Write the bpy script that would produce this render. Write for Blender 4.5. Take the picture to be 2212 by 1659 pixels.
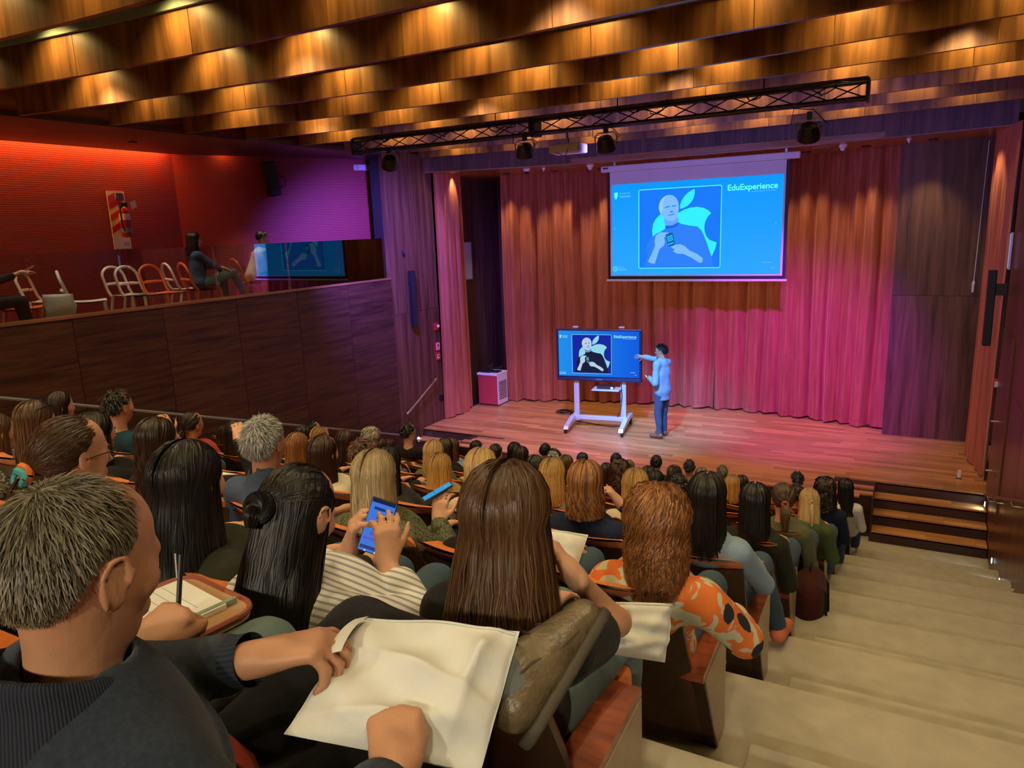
import bpy, bmesh, math, random
import numpy as np
from mathutils import Matrix, Vector, Euler
random.seed(7); rng = np.random.default_rng(7)
for o in list(bpy.data.objects): bpy.data.objects.remove(o, do_unlink=True)
SC = bpy.context.scene; COL = SC.collection
R = math.radians; PI = math.pi

# ------------------------------------------------------------- camera, world, exposure
cam = bpy.data.objects.new('camera', bpy.data.cameras.new('camera')); COL.objects.link(cam)
CR = ((0.879725, -0.067577, 0.470657), (0.474009, 0.202525, -0.856912), (-0.037412, 0.976943, 0.210198))
cam.matrix_world = Matrix.Translation((0, 0, 4.8)) @ Matrix(CR).to_4x4()
cam.data.sensor_width = 36; cam.data.lens = 36 * 1556 / 2212; cam.data.clip_start = .02; cam.data.clip_end = 100
SC.camera = cam
SC.view_settings.view_transform = 'Standard'; SC.view_settings.look = 'None'
SC.view_settings.gamma = 1; SC.view_settings.exposure = 0.0; SC.view_settings.use_curve_mapping = False
w = bpy.data.worlds.new('dark_hall'); SC.world = w; w.use_nodes = True
w.node_tree.nodes['Background'].inputs[0].default_value = (.5, .45, .4, 1)
w.node_tree.nodes['Background'].inputs[1].default_value = .02

def light(kind, name, loc, target, energy, color, size=.05, angle=60, blend=.5, size_y=None):
    d = bpy.data.lights.new(name, kind); d.energy = energy; d.color = color
    if kind == 'SPOT': d.spot_size = R(angle); d.spot_blend = blend; d.shadow_soft_size = size
    elif kind == 'AREA':
        d.size = size
        if size_y: d.shape = 'RECTANGLE'; d.size_y = size_y
    else: d.shadow_soft_size = size
    o = bpy.data.objects.new(name, d); COL.objects.link(o); o.location = loc
    if target is not None:
        o.rotation_euler = (Vector(target) - Vector(loc)).to_track_quat('-Z', 'Y').to_euler()
    return o

# house lights: the warm downlights that hang in the gaps between the ceiling baffles (built with the baffles)
E_BAFFLE = 48; C_BAFFLE = (1, .67, .20)
E_HOUSE = 66; E_REAR = 250; C_HOUSE = (1, .86, .62)
# stage lights
E_PAR = 1500; E_WARM = 95; E_COVE = 15

# ------------------------------------------------------------- hall layout (metres; y runs to the stage)
def row_y(i): return 10.761 - 1.017 * i
def row_z(i): return .338 * i
def row_x(i): return -.38 - .021 * i
STAGE = .70
WL = lambda y: -8.9 + (y - 11.43) * math.tan(R(1.5))     # x of the left wall
XR = 1.27
def arc_board(x): return (5.2 ** 2 - (x + 4) ** 2) / 64
def curtain_y(x): return 15.8 - .045 * (x + 4) ** 2
def header_y(x): return 13.85 - .033 * (x + 3.2) ** 2
def stage_y(x): return 11.2 + .025 * (x + 4) ** 2

# ------------------------------------------------------------- materials
MATS = {}
def _new(name):
    m = bpy.data.materials.new(name); m.use_nodes = True; MATS[name] = m
    nt = m.node_tree; return m, nt, nt.nodes['Principled BSDF']
def N(nt, t, **k):
    n = nt.nodes.new(t)
    for a, b in k.items(): setattr(n, a, b)
    return n
def col4(c): return (c[0], c[1], c[2], 1)
def plain(name, c, rough=.5, metal=0, spec=.5, var=0.0, vscale=6, bump=0, bscale=60, emit=None, estr=0, sheen=0, coat=0, alpha=1):
    if name in MATS: return MATS[name]
    m, nt, b = _new(name)
    b.inputs['Base Color'].default_value = col4(c); b.inputs['Roughness'].default_value = rough
    b.inputs['Metallic'].default_value = metal; b.inputs['Specular IOR Level'].default_value = spec
    b.inputs['Sheen Weight'].default_value = sheen; b.inputs['Coat Weight'].default_value = coat
    tc = N(nt, 'ShaderNodeTexCoord')
    if var:
        n = N(nt, 'ShaderNodeTexNoise'); n.inputs['Scale'].default_value = vscale; n.inputs['Detail'].default_value = 5
        nt.links.new(tc.outputs['Object'], n.inputs['Vector'])
        r = N(nt, 'ShaderNodeValToRGB'); r.color_ramp.elements[0].position = .3; r.color_ramp.elements[1].position = .7
        r.color_ramp.elements[0].color = col4([x * (1 - var) for x in c]); r.color_ramp.elements[1].color = col4([min(1, x * (1 + var)) for x in c])
        nt.links.new(n.outputs['Fac'], r.inputs['Fac']); nt.links.new(r.outputs['Color'], b.inputs['Base Color'])
    if bump:
        n = N(nt, 'ShaderNodeTexNoise'); n.inputs['Scale'].default_value = bscale; n.inputs['Detail'].default_value = 4
        nt.links.new(tc.outputs['Object'], n.inputs['Vector'])
        bp = N(nt, 'ShaderNodeBump'); bp.inputs['Strength'].default_value = bump; bp.inputs['Distance'].default_value = .01
        nt.links.new(n.outputs['Fac'], bp.inputs['Height']); nt.links.new(bp.outputs['Normal'], b.inputs['Normal'])
    if emit: b.inputs['Emission Color'].default_value = col4(emit); b.inputs['Emission Strength'].default_value = estr
    return m
def wood(name, c1, c2, scale, rough=.4, spec=.4, rand=.12, coat=0, fine=6):
    if name in MATS: return MATS[name]
    m, nt, b = _new(name)
    tc = N(nt, 'ShaderNodeTexCoord'); mp = N(nt, 'ShaderNodeMapping'); mp.inputs['Scale'].default_value = scale
    oi = N(nt, 'ShaderNodeObjectInfo'); ad = N(nt, 'ShaderNodeVectorMath', operation='MULTIPLY_ADD')
    ad.inputs[1].default_value = (1, 1, 1)
    cmb = N(nt, 'ShaderNodeMath', operation='MULTIPLY'); cmb.inputs[1].default_value = 37.0
    nt.links.new(oi.outputs['Random'], cmb.inputs[0])
    nt.links.new(tc.outputs['Object'], mp.inputs['Vector']); nt.links.new(mp.outputs['Vector'], ad.inputs[0]); nt.links.new(cmb.outputs[0], ad.inputs[2])
    n = N(nt, 'ShaderNodeTexNoise'); n.inputs['Scale'].default_value = 1; n.inputs['Detail'].default_value = fine; n.inputs['Roughness'].default_value = .62; n.inputs['Distortion'].default_value = .6
    nt.links.new(ad.outputs[0], n.inputs['Vector'])
    r = N(nt, 'ShaderNodeValToRGB'); r.color_ramp.elements[0].position = .34; r.color_ramp.elements[1].position = .68
    r.color_ramp.elements[0].color = col4(c1); r.color_ramp.elements[1].color = col4(c2)
    nt.links.new(n.outputs['Fac'], r.inputs['Fac'])
    hs = N(nt, 'ShaderNodeHueSaturation'); mr = N(nt, 'ShaderNodeMapRange'); mr.inputs['To Min'].default_value = 1 - rand; mr.inputs['To Max'].default_value = 1 + rand
    nt.links.new(oi.outputs['Random'], mr.inputs['Value']); nt.links.new(mr.outputs[0], hs.inputs['Value']); nt.links.new(r.outputs['Color'], hs.inputs['Color'])
    nt.links.new(hs.outputs['Color'], b.inputs['Base Color'])
    b.inputs['Roughness'].default_value = rough; b.inputs['Specular IOR Level'].default_value = spec; b.inputs['Coat Weight'].default_value = coat; b.inputs['Coat Roughness'].default_value = .25
    return m
def emis(name, c, s):
    if name in MATS: return MATS[name]
    m, nt, b = _new(name); b.inputs['Base Color'].default_value = (0, 0, 0, 1); b.inputs['Roughness'].default_value = .6; b.inputs['Specular IOR Level'].default_value = .1
    b.inputs['Emission Color'].default_value = col4(c); b.inputs['Emission Strength'].default_value = s
    return m
def ramp_emis(name, axis, lo, hi, c0, c1, s):
    m, nt, b = _new(name); b.inputs['Base Color'].default_value = (0, 0, 0, 1); b.inputs['Roughness'].default_value = .5; b.inputs['Specular IOR Level'].default_value = .1
    tc = N(nt, 'ShaderNodeTexCoord'); sx = N(nt, 'ShaderNodeSeparateXYZ'); nt.links.new(tc.outputs['Object'], sx.inputs[0])
    mr = N(nt, 'ShaderNodeMapRange'); mr.inputs['From Min'].default_value = lo; mr.inputs['From Max'].default_value = hi
    nt.links.new(sx.outputs[axis], mr.inputs['Value'])
    mx = N(nt, 'ShaderNodeMix', data_type='RGBA'); mx.inputs['A'].default_value = col4(c0); mx.inputs['B'].default_value = col4(c1)
    nt.links.new(mr.outputs[0], mx.inputs['Factor']); nt.links.new(mx.outputs['Result'], b.inputs['Emission Color'])
    b.inputs['Emission Strength'].default_value = s
    return m
def stripes(name, axis, per, c0, c1, duty=.5, rough=.8, sub=None):
    m, nt, b = _new(name); b.inputs['Roughness'].default_value = rough
    tc = N(nt, 'ShaderNodeTexCoord'); sx = N(nt, 'ShaderNodeSeparateXYZ'); nt.links.new(tc.outputs['Object'], sx.inputs[0])
    src = sx.outputs[axis]
    if sub is not None:
        a2 = N(nt, 'ShaderNodeMath', operation='ADD'); nt.links.new(sx.outputs[axis], a2.inputs[0]); nt.links.new(sx.outputs[sub], a2.inputs[1]); src = a2.outputs[0]
    md = N(nt, 'ShaderNodeMath', operation='PINGPONG'); md.inputs[1].default_value = per / 2; nt.links.new(src, md.inputs[0])
    gt = N(nt, 'ShaderNodeMath', operation='GREATER_THAN'); gt.inputs[1].default_value = per / 2 * duty; nt.links.new(md.outputs[0], gt.inputs[0])
    mx = N(nt, 'ShaderNodeMix', data_type='RGBA'); mx.inputs['A'].default_value = col4(c0); mx.inputs['B'].default_value = col4(c1)
    nt.links.new(gt.outputs[0], mx.inputs['Factor']); nt.links.new(mx.outputs['Result'], b.inputs['Base Color'])
    return m

M_BOARD = wood('walnut_vertical', (.085, .034, .012), (.30, .135, .045), (7, 7, .55), rough=.36, spec=.45, rand=.10)
M_WALL = wood('walnut_horizontal', (.036, .014, .009), (.115, .048, .027), (1.0, 1.0, 17), rough=.45, rand=.12)
M_SPLAY = wood('walnut_splay', (.07, .028, .017), (.21, .10, .055), (9, 9, .5), rough=.45, rand=.08)
M_DARKW = wood('dark_stage_front', (.035, .014, .013), (.075, .03, .026), (1.2, 1.2, 14), rough=.5, rand=.25)
M_FLOORW = wood('stage_boards', (.36, .15, .05), (.62, .30, .105), (1.6, 22, 22), rough=.30, spec=.5, rand=.26)
M_SEATW = wood('seat_shell_wood', (.026, .009, .005), (.06, .021, .011), (14, 14, .8), rough=.35, rand=.1)
M_ARMW = wood('arm_mahogany', (.16, .035, .014), (.34, .082, .032), (3, 14, 14), rough=.22, spec=.6, rand=.1, coat=.3)
M_PANELW = plain('end_panel_laminate', (.36, .27, .19), rough=.28, var=.12, vscale=14)
M_CARPET = plain('beige_carpet', (.42, .38, .295), rough=.95, var=.10, vscale=9, bump=.5, bscale=260, sheen=.25, spec=.1)
M_ORANGE = plain('orange_corduroy', (.72, .19, .015), rough=.8, var=.1, vscale=40, bump=.5, bscale=90, sheen=.2, spec=.2)
M_CHAN = plain('grey_green_trough', (.20, .25, .21), rough=.4)
M_BLACK = plain('black_metal', (.012, .012, .013), rough=.42)
M_BLACKP = plain('black_plastic', (.008, .008, .009), rough=.55)
M_CHROME = plain('brushed_steel', (.72, .72, .72), rough=.25, metal=1)
M_WHITE = plain('white_plastic', (.8, .8, .78), rough=.4)
M_GREYM = plain('grey_metal', (.42, .43, .45), rough=.4, metal=.6)
M_DARK = plain('dark_void', (.01, .009, .009), rough=.9)
M_CREAM = plain('cream_plaster', (.4, .34, .28), rough=.9)
M_RED = plain('red_paint', (.55, .03, .025), rough=.4)

# ------------------------------------------------------------- mesh helpers
def mesh_obj(name, V, F, m, parent=None, smooth=False, link=True):
    me = bpy.data.meshes.new(name); me.from_pydata([tuple(v) for v in V], [], [tuple(f) for f in F]); me.update()
    if smooth: me.shade_smooth()
    if isinstance(m, (list, tuple)):
        for x in m: me.materials.append(x)
    elif m: me.materials.append(m)
    o = bpy.data.objects.new(name, me); COL.objects.link(o)
    if parent: attach(o, parent)
    return o
def attach(o, parent):
    o.parent = parent
    if parent.get('_local'): return
    o.matrix_parent_inverse = parent.matrix_basis.inverted()
class MB:
    """collects boxes, tubes, lathes and sheets; build() links them as one mesh object"""
    def __init__(s): s.V = []; s.F = []; s.mi = []
    def add(s, V, F, mi=0):
        n = len(s.V); s.V += [tuple(map(float, v)) for v in V]; s.F += [tuple(i + n for i in f) for f in F]; s.mi += [mi] * len(F); return s
    def box(s, c, d, rot=None, bev=0, mi=0):
        hx, hy, hz = d[0] / 2, d[1] / 2, d[2] / 2
        if bev <= 0:
            V = [Vector((x, y, z)) for x in (-hx, hx) for y in (-hy, hy) for z in (-hz, hz)]
            F = [(0, 1, 3, 2), (4, 6, 7, 5), (0, 4, 5, 1), (2, 3, 7, 6), (0, 2, 6, 4), (1, 5, 7, 3)]
        else:
            bm = bmesh.new(); bmesh.ops.create_cube(bm, size=1)
            for v in bm.verts: v.co = Vector((v.co.x * d[0], v.co.y * d[1], v.co.z * d[2]))
            bmesh.ops.bevel(bm, geom=list(bm.edges), offset=min(bev, min(d) * .49), segments=2, profile=.5, affect='EDGES')
            bm.verts.index_update(); V = [v.co.copy() for v in bm.verts]; F = [[v.index for v in f.verts] for f in bm.faces]; bm.free()
        M = (rot if isinstance(rot, Matrix) else Euler(rot).to_matrix()) if rot is not None else Matrix.Identity(3)
        return s.add([M @ v + Vector(c) for v in V], F, mi)
    def tube(s, pts, r, n=8, mi=0, caps=True):
        pts = [Vector(p) for p in pts]; rs = r if isinstance(r, (list, tuple)) else [r] * len(pts)
        V = []; prev = None
        for i, p in enumerate(pts):
            t = (pts[min(i + 1, len(pts) - 1)] - pts[max(i - 1, 0)]).normalized()
            if prev is None: u = t.orthogonal().normalized()
            else:
                u = prev - t * prev.dot(t); u = u.normalized() if u.length > 1e-6 else t.orthogonal().normalized()
            prev = u; v = t.cross(u)
            for k in range(n):
                a = 2 * PI * k / n; V.append(p + (u * math.cos(a) + v * math.sin(a)) * rs[i])
        F = [(i * n + k, i * n + (k + 1) % n, (i + 1) * n + (k + 1) % n, (i + 1) * n + k) for i in range(len(pts) - 1) for k in range(n)]
        if caps: F += [tuple(range(n - 1, -1, -1)), tuple(range((len(pts) - 1) * n, len(pts) * n))]
        return s.add(V, F, mi)
    def lathe(s, prof, c=(0, 0, 0), M=None, n=16, mi=0, caps=True):
        V = []; M = M or Matrix.Identity(3)
        for r, z in prof:
            for k in range(n):
                a = 2 * PI * k / n; V.append(M @ Vector((r * math.cos(a), r * math.sin(a), z)) + Vector(c))
        F = [(i * n + k, i * n + (k + 1) % n, (i + 1) * n + (k + 1) % n, (i + 1) * n + k) for i in range(len(prof) - 1) for k in range(n)]
        if caps: F += [tuple(range(n - 1, -1, -1)), tuple(range((len(prof) - 1) * n, len(prof) * n))]
        return s.add(V, F, mi)
    def prism(s, poly, axis, a0, a1, mi=0, M=None, c=(0, 0, 0)):
        """poly: 2D outline; axis 0 -> (y,z), 1 -> (x,z), 2 -> (x,y); extruded from a0 to a1"""
        n = len(poly); V = []
        for a in (a0, a1):
            for p, q in poly:
                v = (a, p, q) if axis == 0 else (p, a, q) if axis == 1 else (p, q, a)
                V.append(v)
        if M is not None: V = [M @ Vector(v) + Vector(c) for v in V]
        elif c != (0, 0, 0): V = [Vector(v) + Vector(c) for v in V]
        F = [tuple(range(n)), tuple(range(2 * n - 1, n - 1, -1))] + [(i, n + i, n + (i + 1) % n, (i + 1) % n) for i in range(n)]
        return s.add(V, F, mi)
    def sphere(s, c, r, n=12, mi=0, sc=(1, 1, 1)):
        V = []; F = []; h = n // 2
        for i in range(h + 1):
            a = PI * i / h
            for k in range(n):
                b = 2 * PI * k / n; V.append((c[0] + r * sc[0] * math.sin(a) * math.cos(b), c[1] + r * sc[1] * math.sin(a) * math.sin(b), c[2] + r * sc[2] * math.cos(a)))
        F = [(i * n + k, (i + 1) * n + k, (i + 1) * n + (k + 1) % n, i * n + (k + 1) % n) for i in range(h) for k in range(n)]
        return s.add(V, F, mi)
    def grid(s, fn, nu, nv, mi=0, closed=False):
        V = [fn(i / nu, j / nv) for i in range(nu + 1) for j in range(nv + 1)]
        F = [(i * (nv + 1) + j, (i + 1) * (nv + 1) + j, (i + 1) * (nv + 1) + j + 1, i * (nv + 1) + j + 1) for i in range(nu) for j in range(nv)]
        return s.add(V, F, mi)
    def build(s, name, m, parent=None, smooth=False, fix=True):
        o = mesh_obj(name, s.V, s.F, m, parent, False)
        if fix:
            bm = bmesh.new(); bm.from_mesh(o.data); bmesh.ops.recalc_face_normals(bm, faces=bm.faces); bm.to_mesh(o.data); bm.free()
        if isinstance(m, (list, tuple)): o.data.polygons.foreach_set('material_index', s.mi)
        if smooth:
            try: o.data.shade_smooth(); o.data.set_sharp_from_angle(angle=R(38))
            except Exception: pass
        return o
def tag(o, label=None, cat=None, group=None, kind=None):
    if label: o['label'] = label
    if cat: o['category'] = cat
    if group: o['group'] = group
    if kind: o['kind'] = kind
    return o
def empty(name, loc=(0, 0, 0), rz=0, local=False):
    o = bpy.data.objects.new(name, None); COL.objects.link(o); o.location = loc; o.rotation_euler = (0, 0, rz); o.empty_display_size = .1
    o.matrix_basis = Matrix.Translation(loc) @ Matrix.Rotation(rz, 4, 'Z')
    if local: o['_local'] = 1
    return o
def thing(name, label, cat, loc=(0, 0, 0), rz=0, group=None, local=False):
    return tag(empty(name, loc, rz, local), label, cat, group)
def dup(o, parent=None):
    c = o.copy(); COL.objects.link(c)
    if parent is not None: c.parent = parent
    for ch in o.children: dup(ch, c)
    return c
ORD = ['first', 'second', 'third', 'fourth', 'fifth', 'sixth', 'seventh', 'eighth', 'ninth', 'tenth', 'eleventh', 'twelfth', 'thirteenth', 'fourteenth', 'fifteenth']
# ============================================================= the room
# ---- floor: terraces (one per seat row), aisle half steps
fl = tag(empty('floor', (-4, 5, 0)), kind='structure')
def edge(i): return row_y(i) + .52
NROW = 12
for i in range(0, NROW + 1):
    y1 = 12.6 if i == 0 else edge(i); y0 = edge(i + 1) if i < NROW else -4
    z = row_z(i); x0, x1 = -9.9, XR + .02
    mb = MB(); mb.box(((x0 + x1) / 2, (y0 + y1) / 2 - .01, z - .21), (x1 - x0, y1 - y0 + .02, .42), bev=0)
    mb.build('terrace', M_CARPET, fl)
    if i > 0:
        for xa, xb in ((row_x(i) + .17, XR), (-9.85, -8.4)):
            mb = MB(); mb.box(((xa + xb) / 2, y1 + .17, z - .169 - .1), (xb - xa, .38, .2), bev=.012); mb.build('aisle_step', M_CARPET, fl)
# ---- left wall below the balcony
wl = tag(empty('wall_left', (-9.2, 8, 0)), kind='structure')
PW = 1.24; yj = [11.43 - PW * k for k in range(0, 12)]
a44 = R(4.4)
for k in range(11):
    yb, ya = yj[k] - .004, yj[k + 1] + .004
    mb = MB(); poly = [(WL(ya), ya), (WL(yb), yb), (WL(yb) - .05, yb), (WL(ya) - .05, ya)]
    mb.prism(poly, 2, -.3, 1.97 - .003); mb.build('wall_panel', M_WALL, wl)
    mb = MB(); mb.prism(poly, 2, 1.97 + .003, 3.92); mb.build('wall_panel', M_WALL, wl)
mb = MB(); mb.prism([(WL(-2.2) - .05, -2.2), (WL(11.43) - .05, 11.43), (WL(11.43) - .2, 11.43), (WL(-2.2) - .2, -2.2)], 2, -.3, 3.9); mb.build('backing', M_DARK, wl)
mb = MB(); mb.prism([(WL(-2.2) + .012, -2.2), (WL(11.43) + .012, 11.43), (WL(11.43) - .2, 11.43), (WL(-2.2) - .2, -2.2)], 2, 3.92, 3.95); mb.build('capping', wood('cap_wood', (.22, .09, .04), (.36, .16, .07), (1, 1, 10)), wl)
# ---- splayed wood wall beside the stage
ws = tag(empty('wall_splay', (-8.95, 12.2, 0)), kind='structure')
for ya, yb in ((11.43, 12.2), (12.2, 13.02)):
    for z0, z1 in ((-.3, 3.2), (3.2, 6.36)):
        mb = MB(); mb.box((-8.95, (ya + yb) / 2, (z0 + z1) / 2), (.1, yb - ya - .006, z1 - z0 - .006)); mb.build('wall_panel', M_SPLAY, ws)
mb = MB(); mb.box((-9.1, 12.2, 3), (.2, 1.62, 6.8)); mb.build('backing', M_DARK, ws)
# stage-left side wall behind the leg curtain
wsl = tag(MB().box((-9.28, 14.7, 3.2), (.16, 3.4, 6.6)).build('wall_stage_left', M_SPLAY), kind='structure')
# ---- right wall
wr = tag(empty('wall_right', (XR + .05, 6, 0)), kind='structure')
M_RW = wood('walnut_right', (.075, .026, .012), (.19, .075, .032), (6, 6, .5), rough=.3, rand=.06)
for k in range(12):
    ya, yb = 12.2 - 1.3 * (k + 1), 12.2 - 1.3 * k
    for z0, z1 in ((-.3, 2.55), (2.55, 6.75)):
        mb = MB(); mb.box((XR + .06, (ya + yb) / 2, (z0 + z1) / 2), (.1, yb - ya - .006, z1 - z0 - .006)); mb.build('wall_panel', M_RW, wr)
mb = MB(); mb.box((XR + .2, 4.4, 3.2), (.18, 15.6, 7.2)); mb.build('backing', M_DARK, wr)
tag(MB().box((XR + .55, 14.25, 3.2), (.16, 4.3, 6.6)).build('wall_stage_right', M_DARK), kind='structure')
# ---- back walls
tag(MB().box((-4, 16.45, 3.2), (12.5, .2, 6.6)).build('wall_stage_back', M_SPLAY), kind='structure')
tag(MB().box((-4, -3.6, 3.5), (14, .2, 8)).build('wall_rear', M_BOARD), kind='structure')
wp = tag(empty('wall_stage_panel', (.9, 14.97, STAGE)), kind='structure')
for z0, z1 in ((STAGE, 3.35), (3.35, 6.05)):
    MB().box((.75, 15.0, (z0 + z1) / 2), (1.9, .08, z1 - z0 - .006)).build('wall_panel', M_SPLAY, wp)
# ---- ceiling: dark trough ceiling plus hanging curved baffles
ce = tag(empty('ceiling', (-4, 6, 6.7)), kind='structure')
MB().box((-4, 5.1, 6.80), (11.4, 17.8, .1)).build('ceiling_slab', M_CHAN, ce)
MB().box((-4, 15.1, 6.06), (11.6, 3.0, .1)).build('stage_ceiling', wood('stage_ceiling_wood', (.30, .12, .04), (.45, .2, .07), (1, 9, 9), rough=.25, spec=.6), ce)
BOTT = 6.28
def board_y(k, x): return 6.06 + 1.075 * k + arc_board(x)
def arc_strip(yf, x0, x1, z0, z1, th, n=6):
    V = []; F = []
    for i in range(n + 1):
        x = x0 + (x1 - x0) * i / n; y = yf(x)
        V += [(x, y, z0), (x, y, z1), (x, y + th, z1), (x, y + th, z0)]
    for i in range(n):
        a = 4 * i; b = a + 4
        F += [(a, b, b + 1, a + 1), (a + 1, b + 1, b + 2, a + 2), (a + 2, b + 2, b + 3, a + 3), (a + 3, b + 3, b, a)]
    F += [(0, 1, 2, 3), (4 * n + 3, 4 * n + 2, 4 * n + 1, 4 * n)]
    return V, F
for k in range(-5, 7):
    bf = tag(empty('trim_%d' % (k + 6), (-4, board_y(k, -4), BOTT)), kind='structure')
    xl = WL(board_y(k, -9)) ; x = xl; j = 0
    while x < XR - .02:
        x2 = min(XR, x + (1.42 if j else .75 + .31 * ((k * 3) % 4) / 2)); j += 1
        if XR - x2 < .25: x2 = XR
        V, F = arc_strip(lambda q: board_y(k, q), x + .003, x2 - .003, BOTT, 6.74, .05)
        mesh_obj('board_panel', V, F, M_BOARD, bf); x = x2
    # trough lip that carries the lamps, set back from the next face
    los = 4.8 + 1.48 / max(.6, 6.06 + 1.075 * (k - 1)) * (6.06 + 1.075 * k); zt = min(6.70, los - .012); zh = .03 if k >= 0 else .045 if k == -1 else .07
    if k <= 0:
        V, F = arc_strip(lambda q: board_y(k, q) - .035, xl, XR, zt - zh, zt, .034, 14); mesh_obj('lamp_moulding', V, F, M_CHAN, bf)
    off = ((k * 37) % 100) / 100 * .8
    x = xl + .75 + off; n = 0
    while x < XR - .3:
        y = board_y(k, x)
        MB().lathe([(.034, 0), (.034, .05)], (x, y - .24, 6.72), n=10).build('downlight', M_BLACK, bf)
        e = E_BAFFLE * (1.0 if (n * 7 + k * 3) % 5 else .55)
        light('SPOT', 'baffle_lamp', (x, y - .24, 6.715), (x, y - .02, 6.30), e, C_BAFFLE, .05, 128, .9)
        n += 1; x += 1.18 + .5 * ((n * 5 + k * 2) % 4) / 3
# ---- proscenium header
hd = tag(empty('trim_20', (-4, 13.4, 6)), kind='structure')
xs = [-9.0 + 1.47 * i for i in range(8)]
for a, b in zip(xs[:-1], xs[1:]):
    V, F = arc_strip(header_y, a + .003, b - .003, 6.02, 6.37, .10); mesh_obj('header_panel', V, F, M_SPLAY, hd)
    V, F = arc_strip(lambda q: header_y(q) + .12, a + .003, b - .003, 6.37, 6.76, .1); mesh_obj('upper_panel', V, F, M_SPLAY, hd)
V, F = arc_strip(header_y, -9.0, 1.29, 6.0, 6.018, 2.2, 14); mesh_obj('header_soffit', V, F, MATS['stage_ceiling_wood'], hd)
# ---- house lights deep in the ceiling gaps: soft general light of the hall
for y in (1.55, 4.78, 7.98):
    for x in (-7.6, -5.0, -2.4, .3):
        light('SPOT', 'house_lamp', (x, y + arc_board(x), 6.55), (x, y + arc_board(x) - .02, 0), E_HOUSE, C_HOUSE, .06, 118, .8)
# spot heads on the rear wall rail throw light forward over the rows
for j, (x, tx) in enumerate(((-8.2, -7.2), (-5.4, -5.0), (-2.6, -2.6), (-.2, .1), (1.0, .6))):
    t = thing('rear_spot', 'rear wall spotlight over the top rows, %s from the left' % ORD[j], 'spotlight', (x, -3.2, 6.1), group='spotlights on the rear wall')
    MB().lathe([(.05, .12), (.07, .10), (.075, 0), (.065, -.01)], (x, -3.15, 6.1), Matrix.Rotation(R(55), 3, 'X'), 14).build('head', M_BLACK, t)
    MB().tube([(x, -3.5, 6.2), (x, -3.25, 6.17)], .012, 6).build('arm', M_BLACK, t)
    light('SPOT', 'rear_lamp', (x, -3.02, 6.02), (tx, 5.5, 1.6), E_REAR, C_HOUSE, .10, 64, .8)
# ---- balcony: floor, red wall, ceiling with light cove
BZ = 3.6
bal = tag(MB().prism([(WL(-3.5) - .2, -3.5), (WL(11.6) - .2, 11.6), (-9.1, 13.4), (-13, 13.4), (-13, -3.5)], 2, BZ - .25, BZ).build('floor_balcony', plain('balcony_floor', (.20, .11, .06), rough=.5, var=.15)), kind='structure')
def redmat():
    m, nt, b = _new('red_ribbed_panel'); tc = N(nt, 'ShaderNodeTexCoord'); sx = N(nt, 'ShaderNodeSeparateXYZ'); nt.links.new(tc.outputs['Object'], sx.inputs[0])
    pp = N(nt, 'ShaderNodeMath', operation='PINGPONG'); pp.inputs[1].default_value = .016; nt.links.new(sx.outputs[2], pp.inputs[0])
    mr = N(nt, 'ShaderNodeMapRange'); mr.inputs['From Min'].default_value = .002; mr.inputs['From Max'].default_value = .005; nt.links.new(pp.outputs[0], mr.inputs['Value'])
    mx = N(nt, 'ShaderNodeMix', data_type='RGBA'); mx.inputs['A'].default_value = (.12, .013, .022, 1); mx.inputs['B'].default_value = (.36, .040, .058, 1)
    nt.links.new(mr.outputs[0], mx.inputs['Factor']); nt.links.new(mx.outputs['Result'], b.inputs['Base Color']); b.inputs['Roughness'].default_value = .6
    bp = N(nt, 'ShaderNodeBump'); bp.inputs['Distance'].default_value = .004; nt.links.new(mr.outputs[0], bp.inputs['Height']); nt.links.new(bp.outputs[0], b.inputs['Normal'])
    return m
M_REDW = redmat()
rc = (-11.4, 8.75); re = (-9.25, 12.9)
tag(MB().prism([(-11.4, -3.5), rc, (-11.6, 8.8), (-11.6, -3.5)], 2, BZ, 6.75).build('wall_balcony', M_REDW), kind='structure')
tag(MB().prism([rc, re, (-9.4, 13.1), (-11.6, 8.8)], 2, BZ, 6.75).build('wall_balcony_angled', M_REDW), kind='structure')
bc = tag(MB().prism([(WL(-3.5) - .02, -3.5), (WL(11.43) - .02, 11.43), (-9.05, 12.95), (-11.2, 8.72), (-11.2, -3.5)], 2, 6.27, 6.34).build('ceiling_balcony', M_WALL), kind='structure')
tag(MB().prism([(WL(-3.5) - .02, -3.5), (WL(11.43) - .02, 11.43), (-9.05, 12.95), (-11.6, 8.8), (-11.6, -3.5)], 2, 6.74, 6.78).build('ceiling_cove', M_DARK), kind='structure')
cs = tag(MB().box((-11.27, 2.6, 6.42), (.02, 12.0, .02)).build('cove_strip', emis('cove_led', (1, .30, .04), 6)), 'long warm LED strip hidden in the balcony ceiling cove', 'light strip')
light('AREA', 'cove_lamp', (-11.27, 2.6, 6.40), (-11.40, 2.6, 5.9), E_COVE * 9, (1, .30, .04), .05, size_y=12)
bpy.data.objects['cove_lamp'].rotation_euler = (0, R(12), 0)
light('AREA', 'cove_lamp', (-10.9, 9.45, 6.42), (-10.98, 9.5, 5.9), E_COVE * .5, (1, .30, .04), .05, size_y=1.2)
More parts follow.
